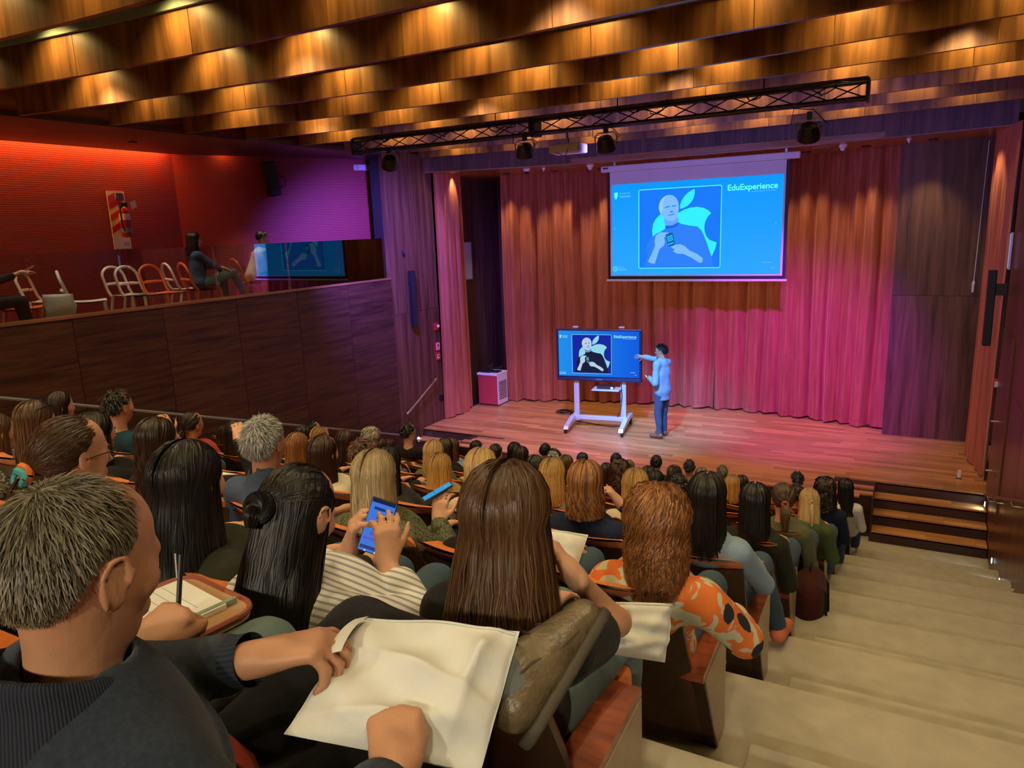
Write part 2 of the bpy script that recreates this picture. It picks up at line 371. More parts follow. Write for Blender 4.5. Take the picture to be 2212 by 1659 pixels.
for j, (x, y) in enumerate(((-10.2, 5.2), (-10.2, 7.2), (-10.3, 9.2))):  # fill lights with small fittings, added to brighten the balcony chairs and people
    t = thing('balcony_fill_light', 'added balcony ceiling fill light, %s from the left' % ORD[j], 'downlight', (x, y, 6.26), group='added balcony fill lights')
    MB().lathe([(.06, 0), (.06, -.012), (.045, -.012)], (x, y, 6.268), n=14).build('rim', M_BLACK, t); MB().lathe([(.04, -.002), (.04, -.008)], (x, y, 6.268), n=12).build('lens', emis('balcony_fill_lens', (1, .85, .6), 3), t)
    light('SPOT', 'balcony_fill_lamp', (x, y, 6.24), (x + .25, y + .1, 3.6), 100, (1, .86, .66), .04, 74, .8)
# ---- glass balustrade
def glassmat():
    m, nt, b = _new('balustrade_glass'); nt.nodes.remove(b); out = nt.nodes['Material Output']
    g = N(nt, 'ShaderNodeBsdfGlossy'); g.inputs['Roughness'].default_value = .0; g.inputs['Color'].default_value = (1, 1, 1, 1)
    t = N(nt, 'ShaderNodeBsdfTransparent'); t.inputs['Color'].default_value = (.9, .93, .92, 1)
    fr = N(nt, 'ShaderNodeFresnel'); fr.inputs['IOR'].default_value = 1.5
    ml = N(nt, 'ShaderNodeMath', operation='MULTIPLY'); ml.inputs[1].default_value = 1.6; ml.use_clamp = True; nt.links.new(fr.outputs[0], ml.inputs[0])
    mx = N(nt, 'ShaderNodeMixShader'); nt.links.new(ml.outputs[0], mx.inputs[0]); nt.links.new(t.outputs[0], mx.inputs[1]); nt.links.new(g.outputs[0], mx.inputs[2]); nt.links.new(mx.outputs[0], out.inputs[0])
    return m
M_GLASS = glassmat()
gl = thing('glass_balustrade', 'frameless glass balustrade along the balcony edge', 'balustrade', (WL(5), 5, 3.95))
gj = [11.38, 10.1, 8.9, 7.5, 6.1, 4.85, 3.6, 2.3, 1.0, -.3]
for yb, ya in zip(gj[:-1], gj[1:]):
    V = [(WL(y) - .06 - d, y, z) for d in (0, .012) for y, z in ((ya + .008, 3.94), (yb - .008, 3.94), (yb - .008, 4.72), (ya + .008, 4.72))]
    mesh_obj('glass_panel', V, [(0, 1, 2, 3), (7, 6, 5, 4), (0, 4, 5, 1), (1, 5, 6, 2), (2, 6, 7, 3), (3, 7, 4, 0)], M_GLASS, gl)
# ---- stage
st = tag(empty('floor_stage', (-4, 13.5, STAGE)), kind='structure')
n = 16; V = []; 
def front_prism(z0, z1, inset, name, m, x0, x1):
    poly = [(x0 + (x1 - x0) * i / 16, stage_y(x0 + (x1 - x0) * i / 16) + inset) for i in range(17)] + [(x1, 16.3), (x0, 16.3)]
    return MB().prism(poly, 2, z0, z1).build(name, m, st)
front_prism(-.05, STAGE - .025, .03, 'stage_core', M_DARKW, -7.6, -.21)
MB().box((-4, 14.3, .3), (10.6, 4.1, .74)).build('stage_core', M_DARK, st)
# front fascia boards
for r in range(3):
    for j in range(6):
        x0 = -7.6 + 7.39 * j / 6; x1 = -7.6 + 7.39 * (j + 1) / 6
        V, F = arc_strip(stage_y, x0 + .002, x1 - .002, .01 + r * .222, .01 + (r + 1) * .222 - .004, .03, 4); mesh_obj('fascia_board', V, F, M_DARKW, st)
# floor boards: one object per plank
PB = .135; cnt = 0; y = 11.22; r = 0
while y < 15.95:
    x = -8.88 - random.random() * .9
    while x < XR + .5:
        L = .9 + random.random() * 1.0; a, b = max(x, -8.88), min(x + L, XR + .5)
        if b - a > .1:
            yc = y + PB / 2
            front = min(stage_y(a), stage_y(b), stage_y((a + b) / 2))
            lim = 12.15 if (a + b) / 2 > -.21 or (a + b) / 2 < -7.6 else 0
            if b > -.21 > a and y < 12.15:
                if -.21 - a > .15: b = -.21
                else: a = -.21; lim = 12.15
            if a < -7.6 < b and y < 12.15:
                if b + 7.6 > .15: a = -7.6
                else: b = -7.6; lim = 12.15
            behind = y > curtain_y((a + b) / 2) + .35
            if y + .02 >= front and y >= lim - .02 and not behind:
                MB().box(((a + b) / 2, yc, STAGE - .0125), (b - a - .002, PB - .002, .025)).build('plank', M_FLOORW, st, fix=False); cnt += 1
        x += L
    y += PB; r += 1
# steps at both ends of the stage front
for (xa, xb, nm) in ((-.21, XR, 'stage_steps_right'), (-8.89, -7.6, 'stage_steps_left')):
    s = tag(empty(nm, ((xa + xb) / 2, 11.8, 0)), kind='structure')
    for j in range(4):
        yf = 11.38 + .257 * j; zt = .175 * (j + 1)
        MB().box(((xa + xb) / 2, yf + .6, zt - .1125), (xb - xa - .004, 1.2, .125)).build('riser', M_DARKW, s)
        if j < 3:
            k = xa
            while k < xb - .01:
                k2 = min(xb, k + .45 + .3 * random.random())
                for q in range(2):
                    MB().box(((k + k2) / 2, yf + .064 + .128 * q, zt - .0125), (k2 - k - .002, .126, .025)).build('tread_board', M_FLOORW, s, fix=False)
                k = k2
    MB().box((xa if xa > -2 else xb, 11.78, .34), (.03, .8, .68)).build('cheek', M_DARKW, s)
# ============================================================= stage objects
def srgb(r, g, b):
    f = lambda c: (c / 255 / 12.92) if c / 255 <= .04045 else ((c / 255 + .055) / 1.055) ** 2.4
    return (f(r), f(g), f(b))
# ---- stage lighting (each beside its lamp body below); warm downlights over the back curtain
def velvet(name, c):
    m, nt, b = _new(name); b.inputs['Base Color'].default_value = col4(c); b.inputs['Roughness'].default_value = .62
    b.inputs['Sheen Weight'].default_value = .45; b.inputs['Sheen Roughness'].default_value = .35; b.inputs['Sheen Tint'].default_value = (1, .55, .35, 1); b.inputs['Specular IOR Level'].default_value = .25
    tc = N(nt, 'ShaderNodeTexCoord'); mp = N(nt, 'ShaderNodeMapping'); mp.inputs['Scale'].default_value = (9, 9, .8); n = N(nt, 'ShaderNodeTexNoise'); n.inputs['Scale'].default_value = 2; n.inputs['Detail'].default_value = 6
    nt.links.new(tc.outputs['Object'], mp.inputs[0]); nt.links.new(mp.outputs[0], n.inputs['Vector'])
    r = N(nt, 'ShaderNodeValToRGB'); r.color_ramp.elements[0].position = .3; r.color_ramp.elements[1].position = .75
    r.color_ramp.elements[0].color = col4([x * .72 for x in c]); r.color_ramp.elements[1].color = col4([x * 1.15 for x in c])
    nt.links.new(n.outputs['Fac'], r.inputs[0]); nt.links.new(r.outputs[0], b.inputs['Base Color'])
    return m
M_VELVET = velvet('orange_velvet', (.50, .150, .075))
def fold(s, seed):
    r = np.random.default_rng(seed); ph = r.random(6) * 6.28
    w = s + .05 * np.sin(1.9 * s + ph[0]) + .035 * np.sin(4.3 * s + ph[1])
    a = 1.9 * np.abs(np.sin(PI * w / .33 + ph[2])) ** .7 - 1.1
    return .66 * a + .13 * np.sin(2 * PI * w / .19 + ph[3]) + .26 * np.sin(2 * PI * w / .74 + ph[4])
def drape(name, path, z0, z1, amp, seed, label, cat='curtain', nv=26, ds=.018):
    """hung cloth along a plan path [(x,y)...]; folds gathered at the heading, a hem at the foot"""
    P = np.array(path, float); L = np.concatenate([[0], np.cumsum(np.hypot(*np.diff(P, axis=0).T))]); n = int(L[-1] / ds)
    s = np.linspace(0, L[-1], n + 1); x = np.interp(s, L, P[:, 0]); y = np.interp(s, L, P[:, 1])
    tx = np.gradient(x, s); ty = np.gradient(y, s); q = np.hypot(tx, ty); nx, ny = ty / q, -tx / q
    f0 = fold(s, seed); ft = np.abs(np.sin(PI * s / .155 + seed)) ** .5 * 1.3 - .75
    r = np.random.default_rng(seed); V = []
    for j in range(nv + 1):
        v = j / nv; z = z0 + (z1 - z0) * v
        top = np.clip((v - .80) / .2, 0, 1) ** 1.2
        f = f0 * (1 - top) + (ft * .7 + f0 * .3) * top
        drift = .05 * np.sin(3.1 * s + 2.2 * v + seed) * (1 - v)
        a = amp * (1.0 - .45 * top) * (1 + .12 * np.sin(7 * v + 5 * s))
        zz = z + (0.012 * np.sin(9 * s + seed) if j == 0 else 0)
        V.append(np.stack([x + nx * f * a + tx / q * drift, y + ny * f * a + ty / q * drift, np.broadcast_to(zz, s.shape)], 1))
    V = np.concatenate(V); m = n + 1
    F = [(j * m + i, j * m + i + 1, (j + 1) * m + i + 1, (j + 1) * m + i) for j in range(nv) for i in range(n)]
    c = P.mean(0); t = thing(name, label, cat, (c[0], c[1], z0))
    mesh_obj('cloth', V, F, M_VELVET, t, smooth=True)
    # hem seam
    k = .12; f = f0; a = amp * 1.006
    H = []
    for zz in (z0 + k - .004, z0 + k + .004):
        H.append(np.stack([x + nx * (f * a + .004) + tx / q * .05 * np.sin(3.1 * s + seed), y + ny * (f * a + .004) + ty / q * .05 * np.sin(3.1 * s + seed), np.full_like(s, zz)], 1))
    H = np.concatenate(H)
    mesh_obj('hem_seam', H, [(i, i + 1, m + i + 1, m + i) for i in range(n)], M_VELVET, t, smooth=True)
    return t
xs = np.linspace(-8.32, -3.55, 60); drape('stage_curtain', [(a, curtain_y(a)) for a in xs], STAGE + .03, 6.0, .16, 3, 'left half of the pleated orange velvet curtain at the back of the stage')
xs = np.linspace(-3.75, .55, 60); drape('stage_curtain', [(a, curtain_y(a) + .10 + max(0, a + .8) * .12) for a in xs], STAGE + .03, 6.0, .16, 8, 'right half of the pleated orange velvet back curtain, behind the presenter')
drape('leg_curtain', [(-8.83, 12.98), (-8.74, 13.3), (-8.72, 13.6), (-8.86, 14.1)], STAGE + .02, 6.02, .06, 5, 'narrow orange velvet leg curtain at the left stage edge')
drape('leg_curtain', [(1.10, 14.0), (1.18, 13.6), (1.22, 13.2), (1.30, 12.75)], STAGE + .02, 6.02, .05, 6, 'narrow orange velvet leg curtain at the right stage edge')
for i, x in enumerate(np.linspace(-7.9, .25, 9)):
    y = curtain_y(x) - .62
    d = thing('stage_downlight', 'recessed stage ceiling downlight, %s from the left over the back curtain' % ORD[i], 'downlight', (x, y, 5.98), group='recessed downlights over the back curtain')
    MB().lathe([(.075, 0), (.075, .02), (.05, .02), (.05, .005)], (x, y, 5.985), n=16).build('rim', M_BLACK, d)
    MB().lathe([(.045, 0), (.045, .006)], (x, y, 5.992), n=12).build('lens', emis('warm_lens', (1, .7, .35), 4), d)
    light('SPOT', 'stage_lamp', (x, y, 5.97), (x, y + .50, 3.0), E_WARM, (1, .74, .40), .05, 74, .8)
light('SPOT', 'stage_lamp', (-8.65, 13.55, 5.95), (-8.72, 13.5, 1), E_WARM * .35, (1, .72, .38), .05, 80, .7)
light('SPOT', 'stage_lamp', (.9, 13.6, 5.95), (1.15, 13.6, 1), E_WARM * .5, (1, .72, .38), .05, 80, .7)

# ---- flat slide used on the projection screen and on the display
def text_mesh(name, txt, size, M, m, parent, bold=0):
    cu = bpy.data.curves.new(name, 'FONT'); cu.body = txt; cu.size = size; cu.offset = bold; cu.resolution_u = 3
    o = bpy.data.objects.new(name, cu); COL.objects.link(o); dg = bpy.context.evaluated_depsgraph_get()
    me = bpy.data.meshes.new_from_object(o.evaluated_get(dg)); bpy.data.objects.remove(o, do_unlink=True)
    me.transform(M); me.materials.clear(); me.materials.append(m); r = bpy.data.objects.new(name, me); COL.objects.link(r)
    if parent: attach(r, parent)
    return r
def slide(parent, M, W, H, pal, bright):
    """M maps slide space (x right 0..W, y up 0..H, z towards the viewer) to the world"""
    lay = [0]
    def poly(name, pts, c, up=True):
        lay[0] += 1; z = .0012 * lay[0]
        o = mesh_obj(name, [M @ Vector((p[0] * W, (1 - p[1]) * H, z)) for p in pts], [tuple(range(len(pts)))], emis(pal + '_' + c, COLS[c], bright), parent); return o
    def strip(name, pts, wd, c, closed=True):
        lay[0] += 1; z = .0012 * lay[0]; P = [Vector((p[0] * W, (1 - p[1]) * H)) for p in pts]; n = len(P); V = []; F = []
        for i, p in enumerate(P):
            t = (P[(i + 1) % n] - P[i - 1]).normalized(); q = Vector((-t.y, t.x)) * wd / 2
            V += [M @ Vector((p.x + q.x, p.y + q.y, z)), M @ Vector((p.x - q.x, p.y - q.y, z))]
        for i in range(n): a, b = 2 * i, 2 * ((i + 1) % n); F.append((a, b, b + 1, a + 1))
        return mesh_obj(name, V, F, emis(pal + '_' + c, COLS[c], bright), parent)
    COLS = SLIDE[pal]
    fx0, fx1, fy0, fy1 = .178, .668, .075, .925
    ph = lambda X, Y: (fx0 + (X - 515) / 870 * (fx1 - fx0), fy0 + (Y - 360) / 885 * (fy1 - fy0))
    PP = lambda L: [ph(*p) for p in L]
    def ell(cx, cy, rx, ry, a0=0, a1=360, n=28): return [(cx + rx * math.cos(R(a0 + (a1 - a0) * i / n)), cy + ry * math.sin(R(a0 + (a1 - a0) * i / n))) for i in range(n + (a1 - a0 < 360))]
    lay[0] = 2
    rr = []
    for cx, cy, a in ((fx1 - .008, fy0 + .014, -90), (fx1 - .008, fy1 - .014, 0), (fx0 + .008, fy1 - .014, 90), (fx0 + .008, fy0 + .014, 180)):
        rr += [(cx + .008 * math.cos(R(a + t)), cy + .014 * math.sin(R(a + t))) for t in (0, 30, 60, 90)]
    poly('photo_backdrop', rr, 'photo')
    apple = [(950, 628), (1000, 600), (1060, 582), (1130, 575), (1200, 590), (1250, 618), (1280, 652), (1245, 690), (1222, 735), (1212, 790), (1216, 845), (1235, 900), (1270, 942), (1342, 970), (1336, 1010), (1318, 1065), (1300, 1110), (1240, 1180), (1100, 1200), (900, 1190), (760, 1100), (690, 1000), (662, 900), (655, 820), (664, 750), (690, 695), (735, 650), (790, 622), (850, 618), (905, 630)]
    poly('apple_emblem', PP(apple), 'apple')
    poly('apple_leaf', PP([(955, 590), (957, 545), (972, 500), (1000, 455), (1040, 415), (1080, 392), (1106, 380), (1108, 425), (1100, 470), (1075, 520), (1035, 560), (995, 582)]), 'apple')
    poly('portrait_torso', PP([(800, 800), (830, 770), (880, 762), (940, 735), (970, 755), (1060, 778), (1140, 790), (1180, 830), (1205, 880), (1240, 970), (1270, 1060), (1300, 1150), (1312, 1232), (560, 1232), (585, 1160), (612, 1100), (596, 1040), (600, 980), (640, 905), (700, 858), (760, 830)]), 'torso')
    poly('portrait_collar', PP([(800, 760), (870, 770), (940, 735), (945, 762), (880, 800), (802, 808)]), 'collar')
    poly('portrait_neck', PP([(785, 680), (935, 680), (940, 735), (880, 768), (800, 770)]), 'skin2')
    poly('portrait_face', PP([(735, 600), (728, 560), (738, 510), (762, 468), (800, 440), (838, 431), (880, 440), (915, 468), (938, 515), (944, 570), (940, 630), (928, 680), (900, 715), (865, 722), (820, 712), (790, 690), (765, 650), (748, 645)]), 'skin')
    poly('portrait_hair', PP([(735, 600), (728, 560), (738, 510), (762, 468), (800, 440), (830, 432), (800, 455), (775, 495), (770, 545), (772, 600), (755, 630)]), 'hair')
    poly('portrait_brow', PP([(795, 562), (845, 550), (848, 562), (800, 575)]), 'line'); poly('portrait_brow', PP([(868, 552), (915, 545), (917, 556), (870, 565)]), 'line')
    poly('portrait_nose', PP([(855, 610), (885, 608), (880, 628), (850, 622)]), 'line'); poly('portrait_mouth', PP([(830, 650), (870, 645), (905, 640), (900, 650), (868, 656), (835, 658)]), 'line')
    poly('portrait_hand', PP([(640, 1190), (690, 1195), (712, 1120), (740, 1030), (790, 990), (800, 950), (790, 905), (840, 850), (800, 842), (740, 845), (695, 880), (685, 940), (690, 990), (650, 1090), (612, 1170)]), 'skin')
    poly('portrait_hand', PP([(860, 1010), (910, 985), (960, 980), (1010, 1000), (1060, 1050), (1140, 1090), (1205, 1140), (1200, 1185), (1170, 1192), (1080, 1130), (1000, 1090), (930, 1085), (890, 1060), (905, 1035)]), 'skin')
    poly('portrait_phone', PP([(805, 868), (872, 846), (884, 852), (908, 978), (900, 990), (845, 1002), (836, 996)]), 'dark')
    for r_ in range(4):
        for c_ in range(4):
            if r_ < 3 or c_ < 4:
                X = 822 + c_ * 15 + r_ * 5.5; Y = 893 - c_ * 5 + r_ * 22 + (14 if r_ == 3 else 0); poly('phone_icon', PP([(X, Y), (X + 10, Y - 3), (X + 12, Y + 10), (X + 2, Y + 13)]), 'apple')
    strip('photo_frame', rr, .010 * W / 2, 'frame')
    c = emis(pal + '_text', COLS['text'], bright); z = .0012 * 40
    tx = lambda u, v: M @ Matrix.Translation((u * W, (1 - v) * H, z))
    text_mesh('title_text', 'EduExperience', .0455 * W, tx(.700, .135), c, parent, bold=.0012 * W)
    cap = lambda n_, u0, u1, v, h: poly(n_, [(u0, v), (u1, v), (u1, v + h), (u0, v + h)], 'faint')
    cap('caption_line', .055, .125, .095, .012); cap('caption_line', .055, .125, .125, .02)
    cap('caption_line', .83, .965, .152, .008)
    poly('corner_emblem', [(.022, .09), (.045, .085), (.045, .12), (.04, .15), (.03, .165), (.022, .13)], 'text')
    strip('ring_emblem', ell(.026, .93, .014, .025), .006 * W / 2, 'text'); text_mesh('ring_letter', 'G', .020 * W, tx(.0195, .942), c, parent)
    cap('caption_line', .045, .085, .905, .01); cap('caption_line', .045, .098, .925, .025)
    cap('caption_line', .90, .955, .87, .012); cap('caption_line', .952, .972, .925, .012)
    text_mesh('arrow_mark', '<', .016 * W, tx(.018, .49), c, parent); text_mesh('arrow_mark', '>', .016 * W, tx(.965, .49), c, parent)
SLIDE = {
 'projected': dict(photo=srgb(24, 118, 240), apple=srgb(50, 232, 255), torso=srgb(44, 124, 240), collar=srgb(28, 96, 220), skin=srgb(120, 182, 252), skin2=srgb(96, 160, 248), hair=srgb(150, 200, 255), line=srgb(60, 120, 232), dark=srgb(14, 92, 170), frame=srgb(80, 240, 255), text=srgb(90, 246, 240), faint=srgb(80, 170, 255)),
 'display': dict(photo=srgb(14, 40, 170), apple=srgb(150, 225, 245), torso=srgb(20, 28, 60), collar=srgb(8, 10, 25), skin=srgb(190, 215, 240), skin2=srgb(120, 150, 200), hair=srgb(200, 225, 235), line=srgb(70, 90, 150), dark=srgb(12, 40, 70), frame=srgb(150, 225, 255), text=srgb(150, 240, 250), faint=srgb(150, 200, 250))}
# ---- projection screen
SY = 14.0; sx0, sx1, sz0, sz1 = -5.35, -1.93, 3.71, 5.82
sc = thing('projection_screen', 'wide pull-down projection screen showing a blue slide', 'screen', ((sx0 + sx1) / 2, SY, sz0))
MB().box(((sx0 + sx1) / 2 + .02, SY + .02, 5.885), (3.72, .11, .12), bev=.02).build('housing', plain('screen_housing', (.75, .75, .78), rough=.4), sc)
MB().box(((sx0 + sx1) / 2, SY + .004, (sz0 + sz1) / 2), (sx1 - sx0, .004, sz1 - sz0)).build('black_border', M_BLACKP, sc)
MB().box(((sx0 + sx1) / 2, SY, (sz0 + .075 + sz1) / 2), (sx1 - sx0 - .11, .004, sz1 - sz0 - .075)).build('fabric', plain('screen_fabric', (.78, .78, .8), rough=.8), sc)
MB().tube([(sx0 - .03, SY, sz0 - .01), (sx1 + .03, SY, sz0 - .01)], .022).build('weight_bar', M_WHITE, sc, smooth=True)
MB().box((sx0 - .02, SY - .045, 5.90), (.1, .02, .025)).build('motor_plate', M_BLACKP, sc)
for x in (-5.2, -2.0): MB().box((x, SY + .02, 5.97), (.04, .03, .1)).build('bracket', M_GREYM, sc)
px0, px1, pz0, pz1 = sx0 + .09, sx1 - .09, sz0 + .10, sz1 - .24
bgm = ramp_emis('projected_background', 2, pz0, pz1, srgb(40, 160, 255), srgb(4, 146, 255), 1.1)
sbg = mesh_obj('slide_background', [(px0, SY - .004, pz0), (px1, SY - .004, pz0), (px1, SY - .004, pz1), (px0, SY - .004, pz1)], [(0, 1, 2, 3)], bgm, sc)
slide(sbg, Matrix.Translation((px0, SY - .0035, pz0)) @ Matrix.Rotation(R(90), 4, 'X'), px1 - px0, pz1 - pz0, 'projected', 1.1)
# ---- rolling display cart
TVa = R(8); TVM = Matrix.Translation((-5.37, 13.5, 0)) @ Matrix.Rotation(TVa, 4, 'Z')
def place(mbx, M):
    mbx.V = [tuple(M @ Vector(v)) for v in mbx.V]; return mbx
cart = thing('display_cart', 'silver rolling stand carrying the large display on stage', 'tv stand', tuple(TVM @ Vector((0, 0, STAGE))))
M_SILV = plain('silver_paint', (.62, .66, .72), rough=.3, metal=.35)
for s in (-1, 1):
    place(MB().box((s * .49, .03, 1.36), (.11, .07, 1.06), bev=.008), TVM).build('column', M_SILV, cart, smooth=True)
    lg = place(MB().prism([(-.62, .80), (-.58, .86), (-.1, .95), (.42, .95), (.46, .88), (-.1, .86), (-.56, .79)], 0, s * .56 - .045, s * .56 + .045), TVM).build('leg', M_SILV, cart)
    for yy in (-.56, .40):
        c = place(MB().lathe([(.02, -.022), (.06, -.02), (.065, 0), (.06, .02), (.02, .022)], (s * .56 + s * .02 * (yy < 0), yy, STAGE + .066), Matrix.Rotation(R(90), 3, 'Y'), 18).box((s * .56, yy, STAGE + .12), (.06, .06, .05), bev=.01), TVM).build('caster', M_BLACKP, cart, smooth=True)
place(MB().box((0, .03, .905), (1.14, .09, .085), bev=.01), TVM).build('crossbar', M_SILV, cart)
place(MB().box((.18, -.12, 1.56), (.56, .34, .025), bev=.006), TVM).build('shelf', M_SILV, cart)
for s in (-.49, .46): place(MB().box((s, .04, 2.80), (.11, .05, .03)), TVM).build('top_hook', M_SILV, cart)
MB().tube([TVM @ Vector(p) for p in [(.45, -.02, 1.7), (.47, -.03, 1.4), (.44, -.05, 1.1), (.36, 0, .93)]], .008, 6).build('cable', M_BLACK, cart)
tv = thing('display', 'large flat display on the rolling stand showing the blue slide', 'display', tuple(TVM @ Vector((0, -.05, 1.70))))
place(MB().box((0, -.04, 2.235), (1.76, .075, 1.07), bev=.012), TVM).build('casing', plain('navy_bezel', (.012, .018, .05), rough=.3), tv)
place(MB().box((0, -.085, 1.742), (1.70, .014, .05), bev=.003), TVM).build('control_strip', plain('bezel_strip', (.02, .03, .09), rough=.3), tv)
for q in range(4): place(MB().lathe([(.008, 0), (.008, .006)], (-.03 + q * .035, -.095, 1.742), Matrix.Rotation(R(90), 3, 'X'), 8), TVM).build('button', emis('button_glow', (.1, .4, 1), 1.5), tv)
tw, th_ = 1.66, .935
bg2 = ramp_emis('display_background', 0, -6.2, -4.6, srgb(30, 150, 245), srgb(10, 96, 235), .9)
q = [TVM @ Vector((x, -.0795, z)) for x, z in ((-tw / 2, 1.80), (tw / 2, 1.80), (tw / 2, 1.80 + th_), (-tw / 2, 1.80 + th_))]
sbg = mesh_obj('slide_background', q, [(0, 1, 2, 3)], bg2, tv)
slide(sbg, TVM @ Matrix.Translation((-tw / 2, -.0797, 1.80)) @ Matrix.Rotation(R(90), 4, 'X'), tw, th_, 'display', .9)
bx = thing('media_box', 'small black media box on the shelf of the display stand', 'device', tuple(TVM @ Vector((.12, -.12, 1.575))))
place(MB().box((.16, -.10, 1.60), (.34, .2, .05), bev=.006), TVM).build('case', M_BLACK, bx)
place(MB().box((.30, -.18, 1.60), (.05, .06, .04)), TVM).build('adapter', M_WHITE, bx)
# cable coil
pts = []
for i in range(90):
    a = i / 90 * 2 * PI * 3.2; pts.append((-6.55 + .17 * math.cos(a) * (1 + .25 * math.sin(a * .4)), 14.35 + .13 * math.sin(a), STAGE + .012 + .0006 * i))
pts += [(-6.3, 14.1, .712), (-6.0, 13.8, .712), (-5.6, 13.7, .712), (-5.2, 13.62, .712), (-4.95, 13.55, .75)]
tag(MB().tube(pts, .009, 6).build('cable_coil', M_BLACK), 'black cable coiled on the stage beside the display stand', 'cable')
# ---- vent cabinet
cb = thing('equipment_cabinet', 'low red cabinet with a white louvred side and white top', 'cabinet', (-8.57, 14.62, STAGE))
MB().box((-8.57, 14.64, 1.08), (.52, .48, .70), bev=.006).build('body', plain('cabinet_red', (.50, .055, .06), rough=.45), cb)
MB().box((-8.57, 14.64, 1.455), (.55, .52, .05), bev=.006).build('top', M_WHITE, cb)
MB().box((-8.302, 14.64, 1.08), (.012, .47, .70)).build('side_panel', M_WHITE, cb)
for k in range(10): MB().box((-8.294, 14.64, .86 + k * .045), (.012, .36, .014)).build('louvre', M_BLACK, cb)
for sx in (-8.8, -8.34):
    for sy in (14.44, 14.84): MB().lathe([(.025, 0), (.025, .04)], (sx, sy, STAGE), n=10).build('foot', M_BLACKP, cb)
rc_ = thing('receiver_box', 'black receiver with tangled cables on the red cabinet', 'device', (-8.55, 14.6, 1.48))
MB().box((-8.66, 14.55, 1.51), (.26, .2, .05), bev=.005).build('case', M_BLACK, rc_); MB().box((-8.44, 14.6, 1.50), (.2, .2, .03), bev=.004).build('laptop', M_BLACK, rc_)
pts = [(-8.75 + .5 * random.random(), 14.62 + .15 * random.random(), 1.53 + .13 * random.random()) for _ in range(16)]
MB().tube(pts, .009, 5).build('cables', M_BLACK, rc_)
# whiteboard in the alcove
wb = thing('whiteboard', 'small white board hung on the wood wall left of the stage', 'whiteboard', (-9.18, 14.8, 3.7))
MB().box((-9.185, 14.62, 4.1), (.02, .62, .86)).build('board', plain('board_white', (.75, .77, .8), rough=.3), wb)
for z in (3.66, 4.54): MB().box((-9.18, 14.62, z), (.03, .66, .03)).build('frame_rail', M_GREYM, wb)
for y in (14.30, 14.94): MB().box((-9.18, y, 4.1), (.03, .03, .88)).build('frame_rail', M_GREYM, wb)
# ---- lighting truss and lamps
TY = 9.2
tr = thing('lighting_truss', 'long black lattice lighting truss hung under the ceiling baffles', 'truss', (-4.1, TY, 6.05))
x0, x1 = -7.72, -.50
MB().box(((x0 + x1) / 2, TY + .08, 6.25), (x1 - x0, .16, .06)).build('top_rail', plain('worn_grey_rail', (.09, .08, .07), rough=.8, var=.3, vscale=9), tr)
for yy in (TY, TY + .17): MB().tube([(x0, yy, 6.06), (x1, yy, 6.06)], .02, 8).build('bottom_chord', M_BLACK, tr)
MB().tube([(x0, TY, 6.22), (x1, TY, 6.22)], .018, 8).build('top_chord', M_BLACK, tr)
k = x0; i = 0
while k < x1 - .1:
    for yy in (TY,):
        MB().tube([(k, yy, 6.06), (min(k + .36, x1), yy, 6.22)], .0075, 5).build('brace', M_BLACK, tr); MB().tube([(k, yy, 6.22), (min(k + .36, x1), yy, 6.06)], .0075, 5).build('brace', M_BLACK, tr)
    if i % 2 == 0: MB().tube([(k, TY, 6.06), (k + .18, TY + .17, 6.06)], .007, 5).build('brace', M_BLACK, tr)
    k += .36; i += 1
for x in (x0, -4.62, -4.56, x1): MB().box((x, TY + .085, 6.14), (.035, .22, .24)).build('end_plate', M_BLACK, tr)
for x in (-7.2, -5.2, -3.4, -1.6): MB().tube([(x, TY + .08, 6.27), (x, TY + .08, 6.72)], .008, 6).build('hanger', M_BLACK, tr)
for j, (xa, sag) in enumerate(((-7.3, .05), (-6.2, .07), (-5.3, .1), (-4.0, .05), (-3.2, .09), (-2.0, .05), (-1.2, .08))):
    pts = [(xa + .5 * t / 10 + .03 * math.sin(t * 2.1 + j), TY - .03 + .02 * math.cos(t * 1.7), 6.24 - sag * math.sin(PI * t / 10) + .04 * math.sin(t + j)) for t in range(11)]
    MB().tube(pts, .008, 5).build('cable', M_BLACK, tr)
